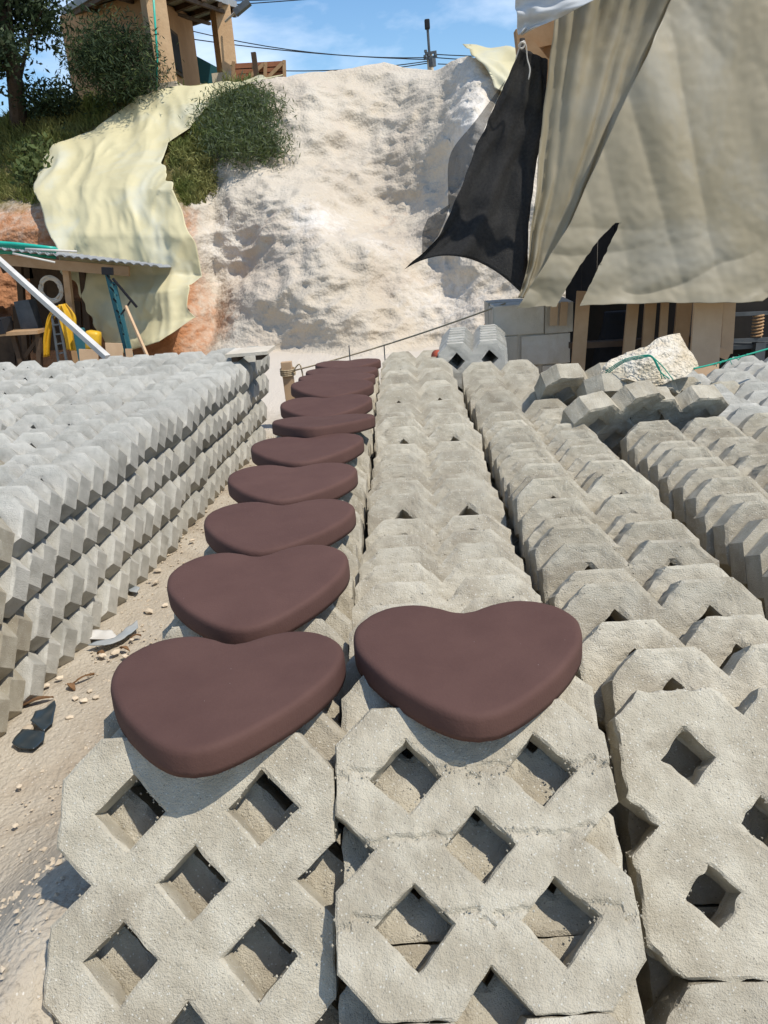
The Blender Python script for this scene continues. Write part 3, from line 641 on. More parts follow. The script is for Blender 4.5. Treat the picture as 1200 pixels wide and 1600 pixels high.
# ---- cement block pier
pr = empty('block_pier', (1.02, 5.7, 0)); tag(pr, 'square pier of mortared cement blocks under the plastic sheets', 'pier')
px0 = U(768, 520, y=5.55).x; px1 = U(892, 520, y=5.55).x; zt = U(830, 474, y=5.55).z; nC = 4; hc = zt/nC; W = px1-px0
for k in range(nC):
    cuts = [0, W*.64, W] if k % 2 else [0, W*.36, W]
    for a, b in zip(cuts, cuts[1:]):
        for d in (0, 1):
            part('cement_block', MB().box((px0+(a+b)/2+random.uniform(-.008, .008)+(.012 if k == nC-1 else 0), 5.55+.14+d*.27+random.uniform(-.006, .006), k*hc+hc/2), (b-a-.009, .262, hc-.009), None, .005), 'cement', pr, .005)
part('mortar', MB().box((px0+W/2, 5.55+.275, zt/2-.01), (W-.03, .50, zt-.03)), 'cement', pr)
for k, (a, b) in enumerate(((858, 872), (876, 884))):
    q = U((a+b)/2, 490, y=5.5); o = MB().box((q.x, 5.49, q.z), (.05, .02, .16), Matrix.Rotation(rad(3), 3, 'Y')).build('batten', 'wood_pale'); tag(o, 'short wooden batten pinning the sheet hem to the pier', 'batten', 'battens on the pier')

# ---- pallets and bench in the shelter mouth
pal = empty('pallet', (1.75, 5.3, 0)); tag(pal, 'timber pallet of upright boards leaning under the plastic sheet', 'pallet')
for a, b, wpx, y, mt in ((912, 900, 20, 5.32, 'wood'), (991, 976, 17, 5.3, 'wood'), (1018, 1006, 17, 5.34, 'wood'), (1040, 1030, 11, 5.3, 'wood'), (1071, 1056, 22, 5.32, 'wood'), (1092, 1083, 9, 5.34, 'wood')):
    part('board', MB().bar(U(b, 610, y=y-.12), U(a, 455, y=y), wpx/1200*5.4, .022, (0, 1, 0)), mt, pal)
part('stringer', MB().bar(U(890, 540, y=5.36), U(1100, 528, y=5.36), .04, .07, (0, 1, 0)), 'wood_dark', pal)
part('stringer', MB().bar(U(890, 600, y=5.30), U(1100, 590, y=5.30), .04, .07, (0, 1, 0)), 'wood_dark', pal)
pl = MB().bar(U(1098, 600, y=5.05), U(1108, 455, y=5.15), .185, .025, (0, 1, 0)).build('plank', 'wood_pale'); tag(pl, 'single wide pale plank propped upright behind the boulder', 'plank')
pl = MB().bar(U(1134, 553, y=5.2), U(1140, 455, y=5.25), .08, .03, (0, 1, 0)); pl.bar(U(1119, 548, y=5.2), U(1138, 556, y=5.2), .03, .06); pl = pl.build('plank', 'wood_pale'); tag(pl, 'short notched plank hanging beside the wide pale plank', 'plank')
bag = MB(); bp_ = U(952, 545, y=5.5)
v = []; f = []
for j in range(12):
    for i in range(16):
        a = 2*math.pi*i/16; t = j/11; r = .15*(1-.4*t*t)*(1+.15*noise.noise((math.cos(a)*2, math.sin(a)*2, t*4))); v.append((bp_.x+math.cos(a)*r+.06*t, 5.55+math.sin(a)*r*.7, t*.78))
for j in range(11):
    for i in range(16): f.append((j*16+i, j*16+(i+1) % 16, (j+1)*16+(i+1) % 16, (j+1)*16+i))
f.append(tuple(11*16+i for i in range(16)))
o = mk('black_sack', v, f, 'blackmetal', smooth=True); tag(o, 'black sack slumped between the pallet boards', 'sack')
part('shade_backing', MB().box((bp_.x+.75, 5.78, .42), (1.9, .03, .84), None), 'dark', pal)  # near-black panel added to stand in for the shade behind the boards
rk = empty('steel_bench', (U(1180, 560, y=5.6).x, 5.7, 0)); tag(rk, 'dark steel bench with a brown coil spring in the shelter', 'bench')
for yy in (489, 530): part('rail', MB().bar(U(1130, yy+3, y=5.6), U(1330, yy-6, y=5.6), .02, .025), 'steel', rk)
part('bench_top', MB().bar(U(1130, 538, y=5.8), U(1330, 526, y=5.8), .35, .03, (0, 0, 1)), 'steel', rk)
q = U(1186, 535, y=5.62); part('leg', MB().bar((q.x, 5.62, 0), q, .07), 'steel', rk)
q = U(1330, 535, y=5.62); part('leg', MB().bar((q.x, 5.62, 0), q, .07), 'steel', rk)
q = U(1184, 528, y=5.6); hp = [(q.x+.035*math.cos(t*.6), 5.62+.035*math.sin(t*.6), q.z+t*.0022) for t in range(80)]
part('coil_spring', MB().tube(hp, .007, 6), 'wood', rk)

# ---- boulder with green twine
def boulder():
    pts = [((934, 600), 3.42), ((946, 572), 3.45), ((960, 612), 3.40), ((1000, 548), 3.5), ((1024, 531), 3.5), ((1062, 521), 3.52), ((1076, 545), 3.48), ((1091, 572), 3.45), ((1072, 590), 3.36), ((1018, 604), 3.33), ((980, 592), 3.33), ((1030, 545), 3.68), ((1070, 560), 3.7), ((960, 590), 3.62), ((1000, 580), 3.75), ((1060, 585), 3.66), ((1015, 560), 3.38)]
    bm = bmesh.new()
    for (a, b), y in pts: bm.verts.new(U(a, b, y=y-.05))
    bmesh.ops.convex_hull(bm, input=bm.verts[:]); bmesh.ops.delete(bm, geom=[v for v in bm.verts if not v.link_faces], context='VERTS')
    bmesh.ops.triangulate(bm, faces=bm.faces[:])
    for _ in range(4): bmesh.ops.subdivide_edges(bm, edges=bm.edges[:], cuts=1, use_grid_fill=True)
    bm.normal_update()
    for v in bm.verts:
        p = v.co; d = .018*fbm(p*9, 3)+.008*abs(noise.noise(p*26))-.006*abs(noise.noise(p*55))
        lo = max(0., min(1., (p.x-U(1000, 570, y=3.4).x)/.1)); v.co = p+v.normal*d*(1-.45*lo)
    me = bpy.data.meshes.new('boulder'); bm.to_mesh(me); bm.free(); me.materials.append(M['rock'])
    o = link(bpy.data.objects.new('boulder', me)); tag(o, 'rough cream limestone boulder wound with green twine on top of pavers', 'boulder'); return o
boulder()
tw = MB()
for k in range(3):
    tw.tube(spline([U(946, 580+k*3, y=3.34), U(975, 562+k*2, y=3.30), U(1000, 556+k*2, y=3.27), U(1018, 556+k, y=3.26), U(1030, 575+k*2, y=3.25), U(1034+k*6, 592, y=3.25)], 20), .0022, 5)
tw.tube(spline([U(1018, 556, y=3.27), U(1035, 572, y=3.26), U(1052, 594, y=3.26)], 12), .0022, 5)
tw.tube(spline([U(1084, 576, y=3.36), U(1110, 570, y=3.4), U(1140, 562, y=3.44), U(1200, 545, y=3.5), U(1300, 515, y=3.6)], 30), .004, 6)
for k in range(14):
    q = U(1112+k*4, 569-k*1.1, y=3.41); tw.tube([q, q+Vector((random.uniform(-.03, .03), random.uniform(-.01, .01), random.uniform(-.025, .01)))], .0015, 4)
o = tw.build('twine', 'twine', smooth=True); tag(o, 'frayed green twine wound round the boulder and stretched to the shelter', 'twine')
# loose pavers under the boulder, tipped the other way
for k, (a, b, y, th, yw, ti) in enumerate([(918, 612, 3.45, -38, 12, 4), (968, 655, 3.02, -30, 18, -6), (1062, 652, 3.10, -26, 8, 3), (1030, 622, 3.42, 30, -6, 0), (985, 625, 3.36, -52, 10, 3), (1100, 628, 3.42, 35, 3, 0)]):
    q = U(a, b, y=y); o = link(bpy.data.objects.new('grass_paver', MID[k])); R_ = Euler((math.pi/2-rad(th), rad(ti), rad(yw))).to_matrix()
    o.location = q-R_ @ Vector((0, .33, 0)); o.rotation_euler = R_.to_euler()
    tag(o, 'loose grey grass paver tipped out of line beneath the boulder', 'paver', 'loose pavers under the boulder')

# ---- rope line, stakes, ring, mould plate
stk = U(448, 565, y=6.2); sk = empty('wooden_stake', (stk.x, 6.2, 0)); tag(sk, 'squared wooden stake with rope tied round its top', 'stake')
part('post', MB().bar((stk.x+.01, 6.2, -.05), (stk.x-.005, 6.2, stk.z), .085, .06), 'wood_pale', sk, .005)
rp = MB()
for k in range(4): rp.tube([(stk.x+.058*math.cos(a), 6.2+.05*math.sin(a), stk.z-.06-.014*k+.006*math.sin(a)) for a in np.linspace(0, 6.3, 18)], .007, 6)
rp.tube(spline([(stk.x+.05, 6.15, stk.z-.07), (stk.x+.11, 6.14, stk.z-.02), (stk.x+.13, 6.14, stk.z-.15), (stk.x+.15, 6.14, stk.z-.30)], 14), .006, 6)
part('rope_turns', rp, 'rope', sk)
a = Vector((stk.x+.05, 6.16, stk.z-.07)); b = U(790, 474, y=5.62)
o = MB().tube([a.lerp(b, t)+Vector((0, 0, -.025*4*t*(1-t))) for t in np.linspace(0, 1, 24)], .0065, 6).build('rope_line', 'rope', smooth=True); tag(o, 'thin rope line stretched from the wooden stake to the pier', 'rope')
q = U(760, 506, y=8.2); sk = empty('wooden_stake', (q.x, 8.2, 0)); tag(sk, 'thin pale stake with a crosspiece standing beside the pier', 'stake')
part('post', MB().bar((q.x, 8.2, -.05), q, .045), 'wood_pale', sk); part('crosspiece', MB().bar(q+Vector((-.06, -.03, -.05)), q+Vector((.05, -.03, -.05)), .035), 'wood_pale', sk)
for a in (545, 600):
    q = U(a, 538, y=5.9); o = MB().bar((q.x, 5.9, 0), (q.x, 5.9, U(a, 540, y=5.9).z), .008).build('iron_peg', 'steel'); tag(o, 'thin iron peg standing under the rope line', 'peg', 'pegs under the rope')
rg = empty('pipe_ring', U(686, 557, y=4.9)); tag(rg, 'short red pipe ring lying at the far end of the lone heart row', 'ring')
v = []; f = []
for i in range(24):
    a = 2*math.pi*i/24
    for r, y in ((.040, -.03), (.040, .03), (.034, .03), (.034, -.03)): v.append((r*math.cos(a), y, r*math.sin(a)))
for i in range(24):
    for k in range(4): f.append((i*4+k, ((i+1) % 24)*4+k, ((i+1) % 24)*4+(k+1) % 4, i*4+(k+1) % 4))
ro = mk('pipe', v, f, 'red', rg, True); ro.rotation_euler = (0, 0, rad(35))
ro = mk('filling', [(.033*math.cos(2*math.pi*i/20), .018, .033*math.sin(2*math.pi*i/20)) for i in range(20)]+[(0, .016, 0)], [(i, (i+1) % 20, 20) for i in range(20)], 'cement', rg); ro.rotation_euler = (0, 0, rad(35))
q = U(392, 549, y=5.5); mo = empty('mould_plate', q, (0, rad(-1), rad(-2))); tag(mo, 'grey mould plate on runners lying on the far end of the broad stack', 'plate')
mk('plate', *(lambda m_: (m_.v, m_.f))(MB().box((0, 0, 0), (.30, .30, .022))), 'cement', mo)
for s in (-.09, .08): mk('runner', *(lambda m_: (m_.v, m_.f))(MB().box((s, 0, -.028), (.04, .28, .034))), 'wood_dark', mo)

# ---- lean-to on the left
ln = empty('lean_to_shed', (-4.8, 12., -.5)); tag(ln, 'low timber lean-to with corrugated sheet roof below the cream tarpaulin', 'shed')
a0 = U(-150, 372, y=11.5); a1 = U(252, 415, y=11.5); dn = a1-a0; v = []; f = []; n = 90
for i in range(n):
    p = a0+dn*(i/(n-1)); zz = .018*math.sin(i*2.1)
    for y, dz in ((11.5, 0), (13.0, -.05)): v.append((p.x, y-.1*(i/(n-1)), p.z+zz+dz))
for i in range(n-1): f.append((2*i, 2*i+2, 2*i+3, 2*i+1))
k = len(v); v += [(x, y, z-.008) for x, y, z in v]; f += [tuple(k+q for q in g[::-1]) for g in f[:n-1]]
for i in range(n-1): f.append((2*i, k+2*i, k+2*i+2, 2*i+2))
o = mk('roof', v, f, 'roofsheet'); o.parent = ln; o.matrix_parent_inverse = Matrix.Translation(-ln.location)
part('beam', MB().bar(U(-150, 392, y=11.6), U(202, 424, y=11.6), .06, .14), 'wood', ln)
part('beam', MB().bar(U(-150, 398, y=12.9), U(170, 420, y=12.9), .06, .12), 'wood_dark', ln)
for a, b, y in ((-40, -30, 11.65), (30, 44, 12.7), (103, 122, 11.7), (128, 146, 12.4)): part('post', MB().bar(U(b, 590, y=y), U(a, 415, y=y), .09), 'wood_dark' if y > 11.8 else 'wood', ln)
for a, b, t, c in ((-90, -4, 405, 610), (46, 72, 405, 610), (72, 100, 408, 610), (126, 134, 415, 610), (-4, 20, 405, 424), (20, 46, 405, 436), (100, 126, 408, 428), (-4, 20, 500, 610), (20, 46, 480, 610), (100, 126, 470, 610), (134, 150, 505, 610)):
    part('wall_board', MB().bar(U((a+b)/2+8, c, y=12.95), U((a+b)/2, t, y=12.95), (b-a)*.0104, .03, (0, 1, 0)), 'wood_dark', ln)
def thing1(mb, name, m, label, cat, group=None, smooth=False, bevel=0.): o = mb.build(name, m, smooth=smooth, bevel=bevel); tag(o, label, cat, group); return o
for k in range(7):
    a = U(-80, 381+k*2.6, y=11.6+.09*k); b = U(96-k*5 if k % 2 else 88, 392+k*2.2, y=11.6+.09*k); a.z += .03; b.z += .03
    mid = a.lerp(b, .55)+Vector((0, 0, .03))
    thing1(MB().tube(spline([a, mid, b], 10), .026, 8), 'green_tube', 'green', 'green plastic tube lying along the lean-to roof', 'tube', 'green tubes on the lean-to', True)
thing1(MB().tube([U(40, 389, y=11.5), U(120, 393, y=11.45)], .016, 8), 'cream_tube', 'white', 'thin cream tube lying across the green tubes', 'tube', None, True)
thing1(MB().tube([U(20, 396, y=11.4), U(86, 410, y=11.4)], .014, 8), 'white_tube', 'white', 'thin white tube poking out under the green tubes', 'tube', None, True)
thing1(MB().bar(U(-40, 372, y=8.0), U(168, 559, y=6.7), .05, .05), 'white_prop', 'white', 'long white prop pole slanting down in front of the lean-to', 'pole')
# coat, ladder, fan, tower
v = []; f = []
def coat_part(L_, R_, y, nm, parent):
    rows_ = [(U(*a, y=y), U(*b, y=y)) for a, b in zip(L_, R_)]
    return sheet(nm, rows_, 16, 24, 'yellow', lambda u, v, p: Vector((0, -.08*math.sin(u*math.pi)+.03*math.sin(u*17+v*3), 0)), parent, .02)
ct = coat_part([(92, 476), (88, 490), (92, 505), (100, 525), (104, 545)], [(104, 474), (118, 492), (120, 510), (121, 530), (126, 548)], 11.5, 'yellow_coat', None); tag(ct, 'yellow oilskin coat hung over the ladder in the lean-to', 'coat')
coat_part([(86, 478), (76, 492), (72, 510), (69, 530), (70, 556)], [(97, 477), (88, 494), (82, 510), (78, 532), (76, 557)], 11.52, 'sleeve', ct)
ld = empty('ladder', U(92, 600, y=11.45)); tag(ld, 'grey metal ladder standing under the yellow coat', 'ladder')
for a, b in (((81, 490), (95, 590)), ((91, 489), (108, 588))): part('rail', MB().bar(U(*b, y=11.4), U(*a, y=11.45), .03), 'steel', ld)
for k in range(7):
    t = k/6.5; part('rung', MB().bar(U(81+14*t, 493+97*t, y=11.43), U(91+16*t, 492+95*t, y=11.43), .02), 'steel', ld)
fc = U(80, 452, y=11.7); fa = empty('hose_coil', fc); tag(fa, 'round coil of grey hose hanging in the lean-to above the coat', 'hose')
cb = MB()
for r in (.17, .15, .13): cb.tube([fc+Vector((r*math.cos(a), -.02+.03*random.random(), r*1.1*math.sin(a))) for a in np.linspace(0, 6.3, 26)], .016, 6)
part('coil', cb, 'cement', fa)
tr = empty('lattice_tower', U(196, 590, y=11.3)); tag(tr, 'dark lattice steel mast with a side arm in front of the cream tarpaulin', 'mast')
part('leg', MB().bar(U(200, 560, y=11.3), U(166, 423, y=11.35), .05), 'teal', tr); part('leg', MB().bar(U(206, 558, y=11.2), U(178, 440, y=11.25), .045), 'teal', tr)
for k in range(6):
    t = k/6; part('rung', MB().bar(U(167+30*t, 430+110*t, y=11.3), U(179+26*t, 446+95*t, y=11.22), .018), 'blackmetal', tr)
part('arm', MB().bar(U(176, 435, y=11.22), U(214, 480, y=11.2), .03), 'blackmetal', tr); part('arm', MB().bar(U(186, 496, y=11.22), U(206, 468, y=11.2), .022), 'blackmetal', tr); part('cap', MB().bar(U(160, 423, y=11.3), U(176, 424, y=11.3), .08, .1), 'blackmetal', tr)
thing1(MB().bar(U(234, 565, y=10.9), U(196, 478, y=11.1), .035), 'wooden_pole', 'wood_pale', 'thin wooden pole propped beside the lattice mast', 'pole')
for a, b, c, d in ((124, 546, 152, 568), (165, 536, 190, 556), (196, 545, 206, 556)):
    thing1(MB().bar(U((a+c)/2+3, d+14, y=11.0), U((a+c)/2, b, y=11.0), (c-a)*.0095, .02, (0, 1, 0)), 'plywood_offcut', 'wood_pale', 'square pale plywood offcut standing behind the broad stack', 'board', 'plywood offcuts')
thing1(MB().box(U(146, 532, y=11.2), (.20, .18, .28), Matrix.Rotation(rad(12), 3, 'Y')), 'yellow_can', 'yellow', 'yellow plastic can among the plywood offcuts', 'can', None, True, .05)
thing1(MB().box(U(128, 540, y=11.4), (.14, .14, .5)), 'green_bin', 'teal', 'dark green bin beside the yellow can', 'bin', None, False, .02)
tb = empty('workbench', U(40, 590, y=11.7)); tag(tb, 'dark wooden workbench with crossed legs inside the lean-to', 'workbench')
part('bench_top', MB().bar(U(-30, 522, y=11.7), U(70, 516, y=11.7), .5, .05, (0, 0, 1)), 'wood', tb)
for a, b in ((60, 64), (20, 44), (-20, -24)): part('leg', MB().bar(U(a, 520, y=11.6), U(b, 606, y=11.6), .07), 'wood_dark', tb)
part('brace', MB().bar(U(62, 525, y=11.66), U(10, 600, y=11.66), .05), 'wood_dark', tb)
thing1(MB().box(U(45, 492, y=11.9), (.26, .2, .42), Matrix.Rotation(rad(-6), 3, 'Y'), .02), 'metal_drum', 'steel', 'dark metal box standing on the workbench', 'box')
vs = MB().box(U(-2, 510, y=11.6), (.3, .3, .2), None, .03); thing1(vs, 'machine_vice', 'blackmetal', 'black machine part at the open end of the workbench', 'machine')

# ------------------------------------------------------------------ vegetation
def leaves(name, centers, n, size, m, parent=None, spread=.2, up=.3, aspect=.45, seed=1):
    r = np.random.default_rng(seed); C = np.array([tuple(c) for c in centers]); idx = r.integers(0, len(C), n)
    p = C[idx]+r.normal(0, spread, (n, 3))*np.array([1, 1, .8])
    d = r.normal(0, 1, (n, 3)); d[:, 2] += up; d /= np.linalg.norm(d, axis=1)[:, None]
    e = np.cross(d, r.normal(0, 1, (n, 3))); e /= np.linalg.norm(e, axis=1)[:, None]
    s = size*r.uniform(.6, 1.4, (n, 1)); a = p; b = p+d*s*.5+e*s*aspect*.5; c = p+d*s; f = p+d*s*.5-e*s*aspect*.5
    V = np.stack([a, b, c, f], 1).reshape(-1, 3)
    me = bpy.data.meshes.new(name); me.vertices.add(n*4); me.vertices.foreach_set('co', V.ravel()); me.loops.add(n*4); me.loops.foreach_set('vertex_index', np.arange(n*4))
    me.polygons.add(n); me.polygons.foreach_set('loop_start', np.arange(n)*4); me.polygons.foreach_set('loop_total', np.full(n, 4)); me.update(); me.validate(); me.materials.append(M[m])
    o = link(bpy.data.objects.new(name, me))
    if parent is not None: o.parent = parent; o.matrix_parent_inverse = Matrix.Translation(-parent.location)
    return o
def clumps(c, rx, ry, rz, n, seed, top=0.):
    r = random.Random(seed); o = []
    while len(o) < n:
        x, y, z = (r.uniform(-1, 1) for _ in range(3)); d = x*x+y*y+z*z
        if d < 1 and (d > .25 or r.random() < .35): o.append(Vector(c)+Vector((x*rx, y*ry, z*rz)))
    return o
# grass on the bank
def in_tarp(px, py):
    L_ = [a for a, b in tp[2:]]; R_ = [b for a, b in tp[2:]]; poly = L_+R_[::-1]; c = False
    for (x0, y0), (x1, y1) in zip(poly, poly[1:]+poly[:1]):
        if (y0 > py) != (y1 > py) and px < (x1-x0)*(py-y0)/(y1-y0)+x0: c = not c
    return c
def in_grass(px, py):
    if in_tarp(px, py) or in_tarp(px-6, py-8): return False
    e = 322+70*max(0, min(1, (255-py)/110.)); return px < e and py < 318+18*noise.noise((px*.03, 1, 2))
V = []; F = []
r = random.Random(3)
cnt_ = 0
while cnt_ < 19000:
    px = r.uniform(-260, 440); py = r.uniform(118, 330)
    if py < ip(px, CREST_P)-1 or not in_grass(px, py): continue
    if noise.noise((px*.025, py*.04, 7)) < -.22 and r.random() < .75: continue
    p = hill_at(px, py); cnt_ += 1
    h = r.uniform(.06, .22)*(1.5 if noise.noise((px*.03, py*.03, 2)) > .15 else 1); d = Vector((r.gauss(0, .5), r.gauss(-.25, .5), 1)).normalized(); w_ = r.uniform(.006, .014)
    s = Vector((r.gauss(0, 1), r.gauss(0, 1), 0)).normalized()*w_; k = len(V); b = p+d*h*.6; t = p+d*h+Vector((r.gauss(0, .4), r.gauss(0, .4), -.1))*h*.5
    V += [p-s, p+s, b+s*.8, b-s*.8, t]; F += [(k, k+1, k+2, k+3), (k+3, k+2, k+4)]
o = mk('bank_grass', V, F, 'grass'); tag(o, 'rough green grass covering the upper bank', 'grass', kind='stuff')
# shrub hanging over the edge of the white face
def shrub(nm, cs, n, size, m, label, spread, seed, base, aspect=.4, n2=0, m2=None, stems=5):
    e = empty(nm, base); tag(e, label, 'shrub')
    mb = MB(); rr = random.Random(seed)
    for k in range(stems):
        t = rr.choice(cs); mb.tube([Vector(base)+Vector((rr.gauss(0, .05), rr.gauss(0, .05), 0)), Vector(base).lerp(t, .5)+Vector((rr.gauss(0, .06), rr.gauss(0, .06), .05)), t], .016, 5, .005)
    part('stems', mb, 'trunk', e)
    leaves('foliage', cs, n, size, m, e, spread, .4, aspect, seed)
    if n2: leaves('foliage', cs, n2, size, m2, e, spread, .4, aspect, seed+50)
    return e
cs = []
for i in range(46):
    px = random.uniform(322, 440); py = random.uniform(138, 245)
    if (px-382)**2/62**2+(py-188)**2/58**2 > 1 or (px > 405 and py > 225): continue
    cs.append(hill_at(px, py, .12+random.uniform(0, .28)))
shrub('bank_shrub', cs, 9000, .10, 'leaf', 'grey-green shrub hanging over the edge of the white soil face', .16, 5, hill_at(375, 180), .15, 6500, 'leafgrey')
cs = []
for _ in range(400):
    a, b = random.uniform(262, 335), random.uniform(185, 310)
    if len(cs) < 34 and not in_tarp(a-16, b) and not in_tarp(a, b-10) and a < 330-max(0, b-250)*.15: cs.append(hill_at(a, b, .05+random.uniform(0, .12)))

shrub('bank_shrub', cs, 3000, .08, 'grass', 'low grassy shrub between the cream tarpaulin and the white face', .075, 6, hill_at(290, 250), .22, 1800, 'grass')
cs = [hill_at(60+random.gauss(0, 16), 250+random.gauss(0, 18), .3+random.uniform(0, .2)) for _ in range(16)]
shrub('bank_shrub', cs, 700, .13, 'leaf', 'small broad-leaved shrub beside the left hem of the cream tarpaulin', .10, 7, hill_at(62, 275), .45)
cs = clumps(U(182, 102, y=15.3), .74, .4, .56, 60, 8)
shrub('dark_shrub', cs, 10000, .10, 'leafdark', 'dense dark shrub growing in front of the brick building', .19, 8, hill_at(185, 160), .18, 1500, 'leaf', 9)
# tree
tb_ = hill_at(28, 192); tr = empty('leaning_tree', tb_); tag(tr, 'dark sparse tree on the bank beside the brick building', 'tree')
tk = MB(); tpts = spline([tb_-Vector((0, 0, .3)), U(24, 130, y=15.6), U(14, 70, y=15.4), U(8, 10, y=15.3), U(2, -60, y=15.2)], 16); tk.tube(tpts, .17, 9, .06)
part('trunk', tk, 'trunk', tr); lb = MB(); tips = []
rr = random.Random(5)
for k in range(22):
    s = tpts[rr.randrange(3, 16)]; e = U(rr.uniform(-90, 84), rr.uniform(-70, 120), y=15.3+rr.uniform(-.8, .8)); m_ = s.lerp(e, .5)+Vector((0, 0, .15)); lb.tube(spline([s, m_, e], 8), .045, 5, .010); tips += [e, m_.lerp(e, .6), s.lerp(e, .8)]
part('branch', lb, 'trunk', tr)
leaves('crown', tips, 11000, .11, 'leafdark', tr, .22, .1, .4, 9); leaves('crown', tips, 1600, .11, 'leafgrey', tr, .22, .1, .4, 19)
cs = clumps(U(75, 158, y=15.8), .5, .4, .2, 20, 11)
shrub('dark_shrub', cs, 1800, .10, 'leafdark', 'dark undergrowth shrub at the foot of the sparse tree', .16, 12, hill_at(70, 172), .35)

# ------------------------------------------------------------------ building on the bank
bd = empty('brick_building', U(240, 140, y=18.)); tag(bd, 'tan brick building with overhanging roof and corner pillars on the bank', 'building')
P1 = U(260, 146, y=15.9); P2 = U(357, 126, y=20.)
zf = min(P1.z, P2.z)
def prism(name, base, z0, z1, m, parent):
    n = len(base); v = [(x, y, z0) for x, y in base]+[(x, y, z1) for x, y in base]
    f = [tuple(range(n))[::-1], tuple(range(n, 2*n))]+[(i, (i+1) % n, (i+1) % n+n, i+n) for i in range(n)]
    o = mk(name, v, f, m); o.parent = parent; o.matrix_parent_inverse = Matrix.Translation(-parent.location); return o
N0 = U(214, -46, y=14.9); Rr = U(371, 13, y=20.6); Lf = U(97, 24, y=20.4); Bk = Rr+Lf-N0
for p_, nm in ((P1, 0), (P2, 1)):
    # roof height over the pillar
    A_ = np.array([[Rr.x-N0.x, Lf.x-N0.x], [Rr.y-N0.y, Lf.y-N0.y]]); st = np.linalg.solve(A_, [p_.x-N0.x, p_.y-N0.y]); zr = N0.z+st[0]*(Rr.z-N0.z)+st[1]*(Lf.z-N0.z)
    part('pillar', MB().bar((p_.x, p_.y, p_.z-.4), (p_.x, p_.y, zr), .36, .36, (1, .6, 0)), 'pillar', bd)
    part('pillar_base', MB().box((p_.x, p_.y, p_.z+.02), (.6, .5, .22), None, .03), 'stone', bd)
W0 = U(236, 100, y=17.3); W1 = U(309, 100, y=21.2); W2 = U(106, 100, y=20.2); W3 = W1+W2-W0
def zroof(q):
    st = np.linalg.solve(A_, [q.x-N0.x, q.y-N0.y]); return N0.z+st[0]*(Rr.z-N0.z)+st[1]*(Lf.z-N0.z)
base = [(q.x, q.y) for q in (W0, W1, W3, W2)]; n = 4
v = [(q.x, q.y, 3.2) for q in (W0, W1, W3, W2)]+[(q.x, q.y, zroof(q)-.03) for q in (W0, W1, W3, W2)]
o = mk('wall', v, [(3, 2, 1, 0), (4, 5, 6, 7)]+[(i, (i+1) % 4, (i+1) % 4+4, i+4) for i in range(4)], 'brick'); o.parent = bd; o.matrix_parent_inverse = Matrix.Translation(-bd.location)
rv = [N0, Rr, Bk, Lf]; o = mk('roof', [q for q in rv]+[q+Vector((0, 0, .14)) for q in rv], [(3, 2, 1, 0), (4, 5, 6, 7)]+[(i, (i+1) % 4, (i+1) % 4+4, i+4) for i in range(4)], 'roofsheet'); o.parent = bd; o.matrix_parent_inverse = Matrix.Translation(-bd.location)
for k in range(6):
    t = (k+.15)/5.4; a = N0.lerp(Rr, t); b = Lf.lerp(Bk, t); dz = Vector((0, 0, -.05)); part('rafter', MB().bar(a+dz, a.lerp(b, .96)+dz, .10, .10), 'wood_dark', bd)
for t in (.03, .3, .62): part('purlin', MB().bar(N0.lerp(Lf, t)+Vector((0, 0, -.13)), Rr.lerp(Bk, t)+Vector((0, 0, -.13)), .07, .07), 'wood_dark', bd)
d1 = (W1-W0).normalized(); nn = Vector((d1.y, -d1.x, 0)).normalized()
if nn.y > 0: nn = -nn
wc = W0.lerp(W1, .42); wc.z = U(268, 80, y=wc.y).z
rot = Matrix((Vector((d1.x, d1.y, 0)).normalized(), nn, Vector((0, 0, 1)))).transposed()
wn = part('window', MB().box(wc+nn*.01, (1.1, .08, .85), rot), 'wood_dark', bd); pn = MB().box(wc+nn*.06, (.92, .02, .70), rot).build('pane', 'dark'); pn.parent = wn; pn.matrix_parent_inverse = Matrix.Translation(-bd.location)@Matrix.Translation(bd.location)
ar = U(352, 34, y=19.7); hd = U(375, 12, y=19.4); fl = empty('floodlight', ar); tag(fl, 'floodlight on an arm fixed to the outer brick pillar', 'floodlight')
part('arm', MB().tube([ar, hd], .025, 6), 'white', fl); part('lamp_head', MB().bar(hd+Vector((-.12, 0, -.1)), hd+Vector((.22, 0, .1)), .20, .12), 'steel', fl)
gt = MB().tube([U(238, -30, y=15.5), U(246, 90, y=15.6), U(244, 145, y=15.6)], .02, 6).build('green_hose', 'green', smooth=True); tag(gt, 'green hose hanging down the near brick pillar', 'hose')
dr = MB().bar(U(300, 104, y=22.), U(352, 132, y=22.), .5, .5, (0, 0, 1)).build('low_dark_roof', 'teal'); tag(dr, 'dark blue sloping roof edge between the brick pillars', 'roof')
fe = empty('timber_hoarding', U(405, 122, y=19)); tag(fe, 'reddish timber hoarding with diagonal braces on the hill crest', 'hoarding')
for k in range(4): part('board', MB().bar(U(362, 128-k*8+.5, y=19), U(445, 124-k*8, y=19), .03, .118, (0, 0, 1)), 'redwood', fe)
for a, b, c, d in ((364, 128, 365, 96), (445, 126, 444, 94), (414, 127, 415, 97), (416, 124, 442, 98), (384, 126, 412, 100)): part('batten', MB().bar(U(a, b, y=18.93), U(c, d, y=18.93), .07, .05, (0, 1, 0)), 'wood', fe)
thing1(MB().bar(U(402, 128, y=18.6), U(396, 82, y=18.6), .10), 'timber_post', 'wood_dark', 'single weathered post standing in front of the reddish hoarding', 'post')
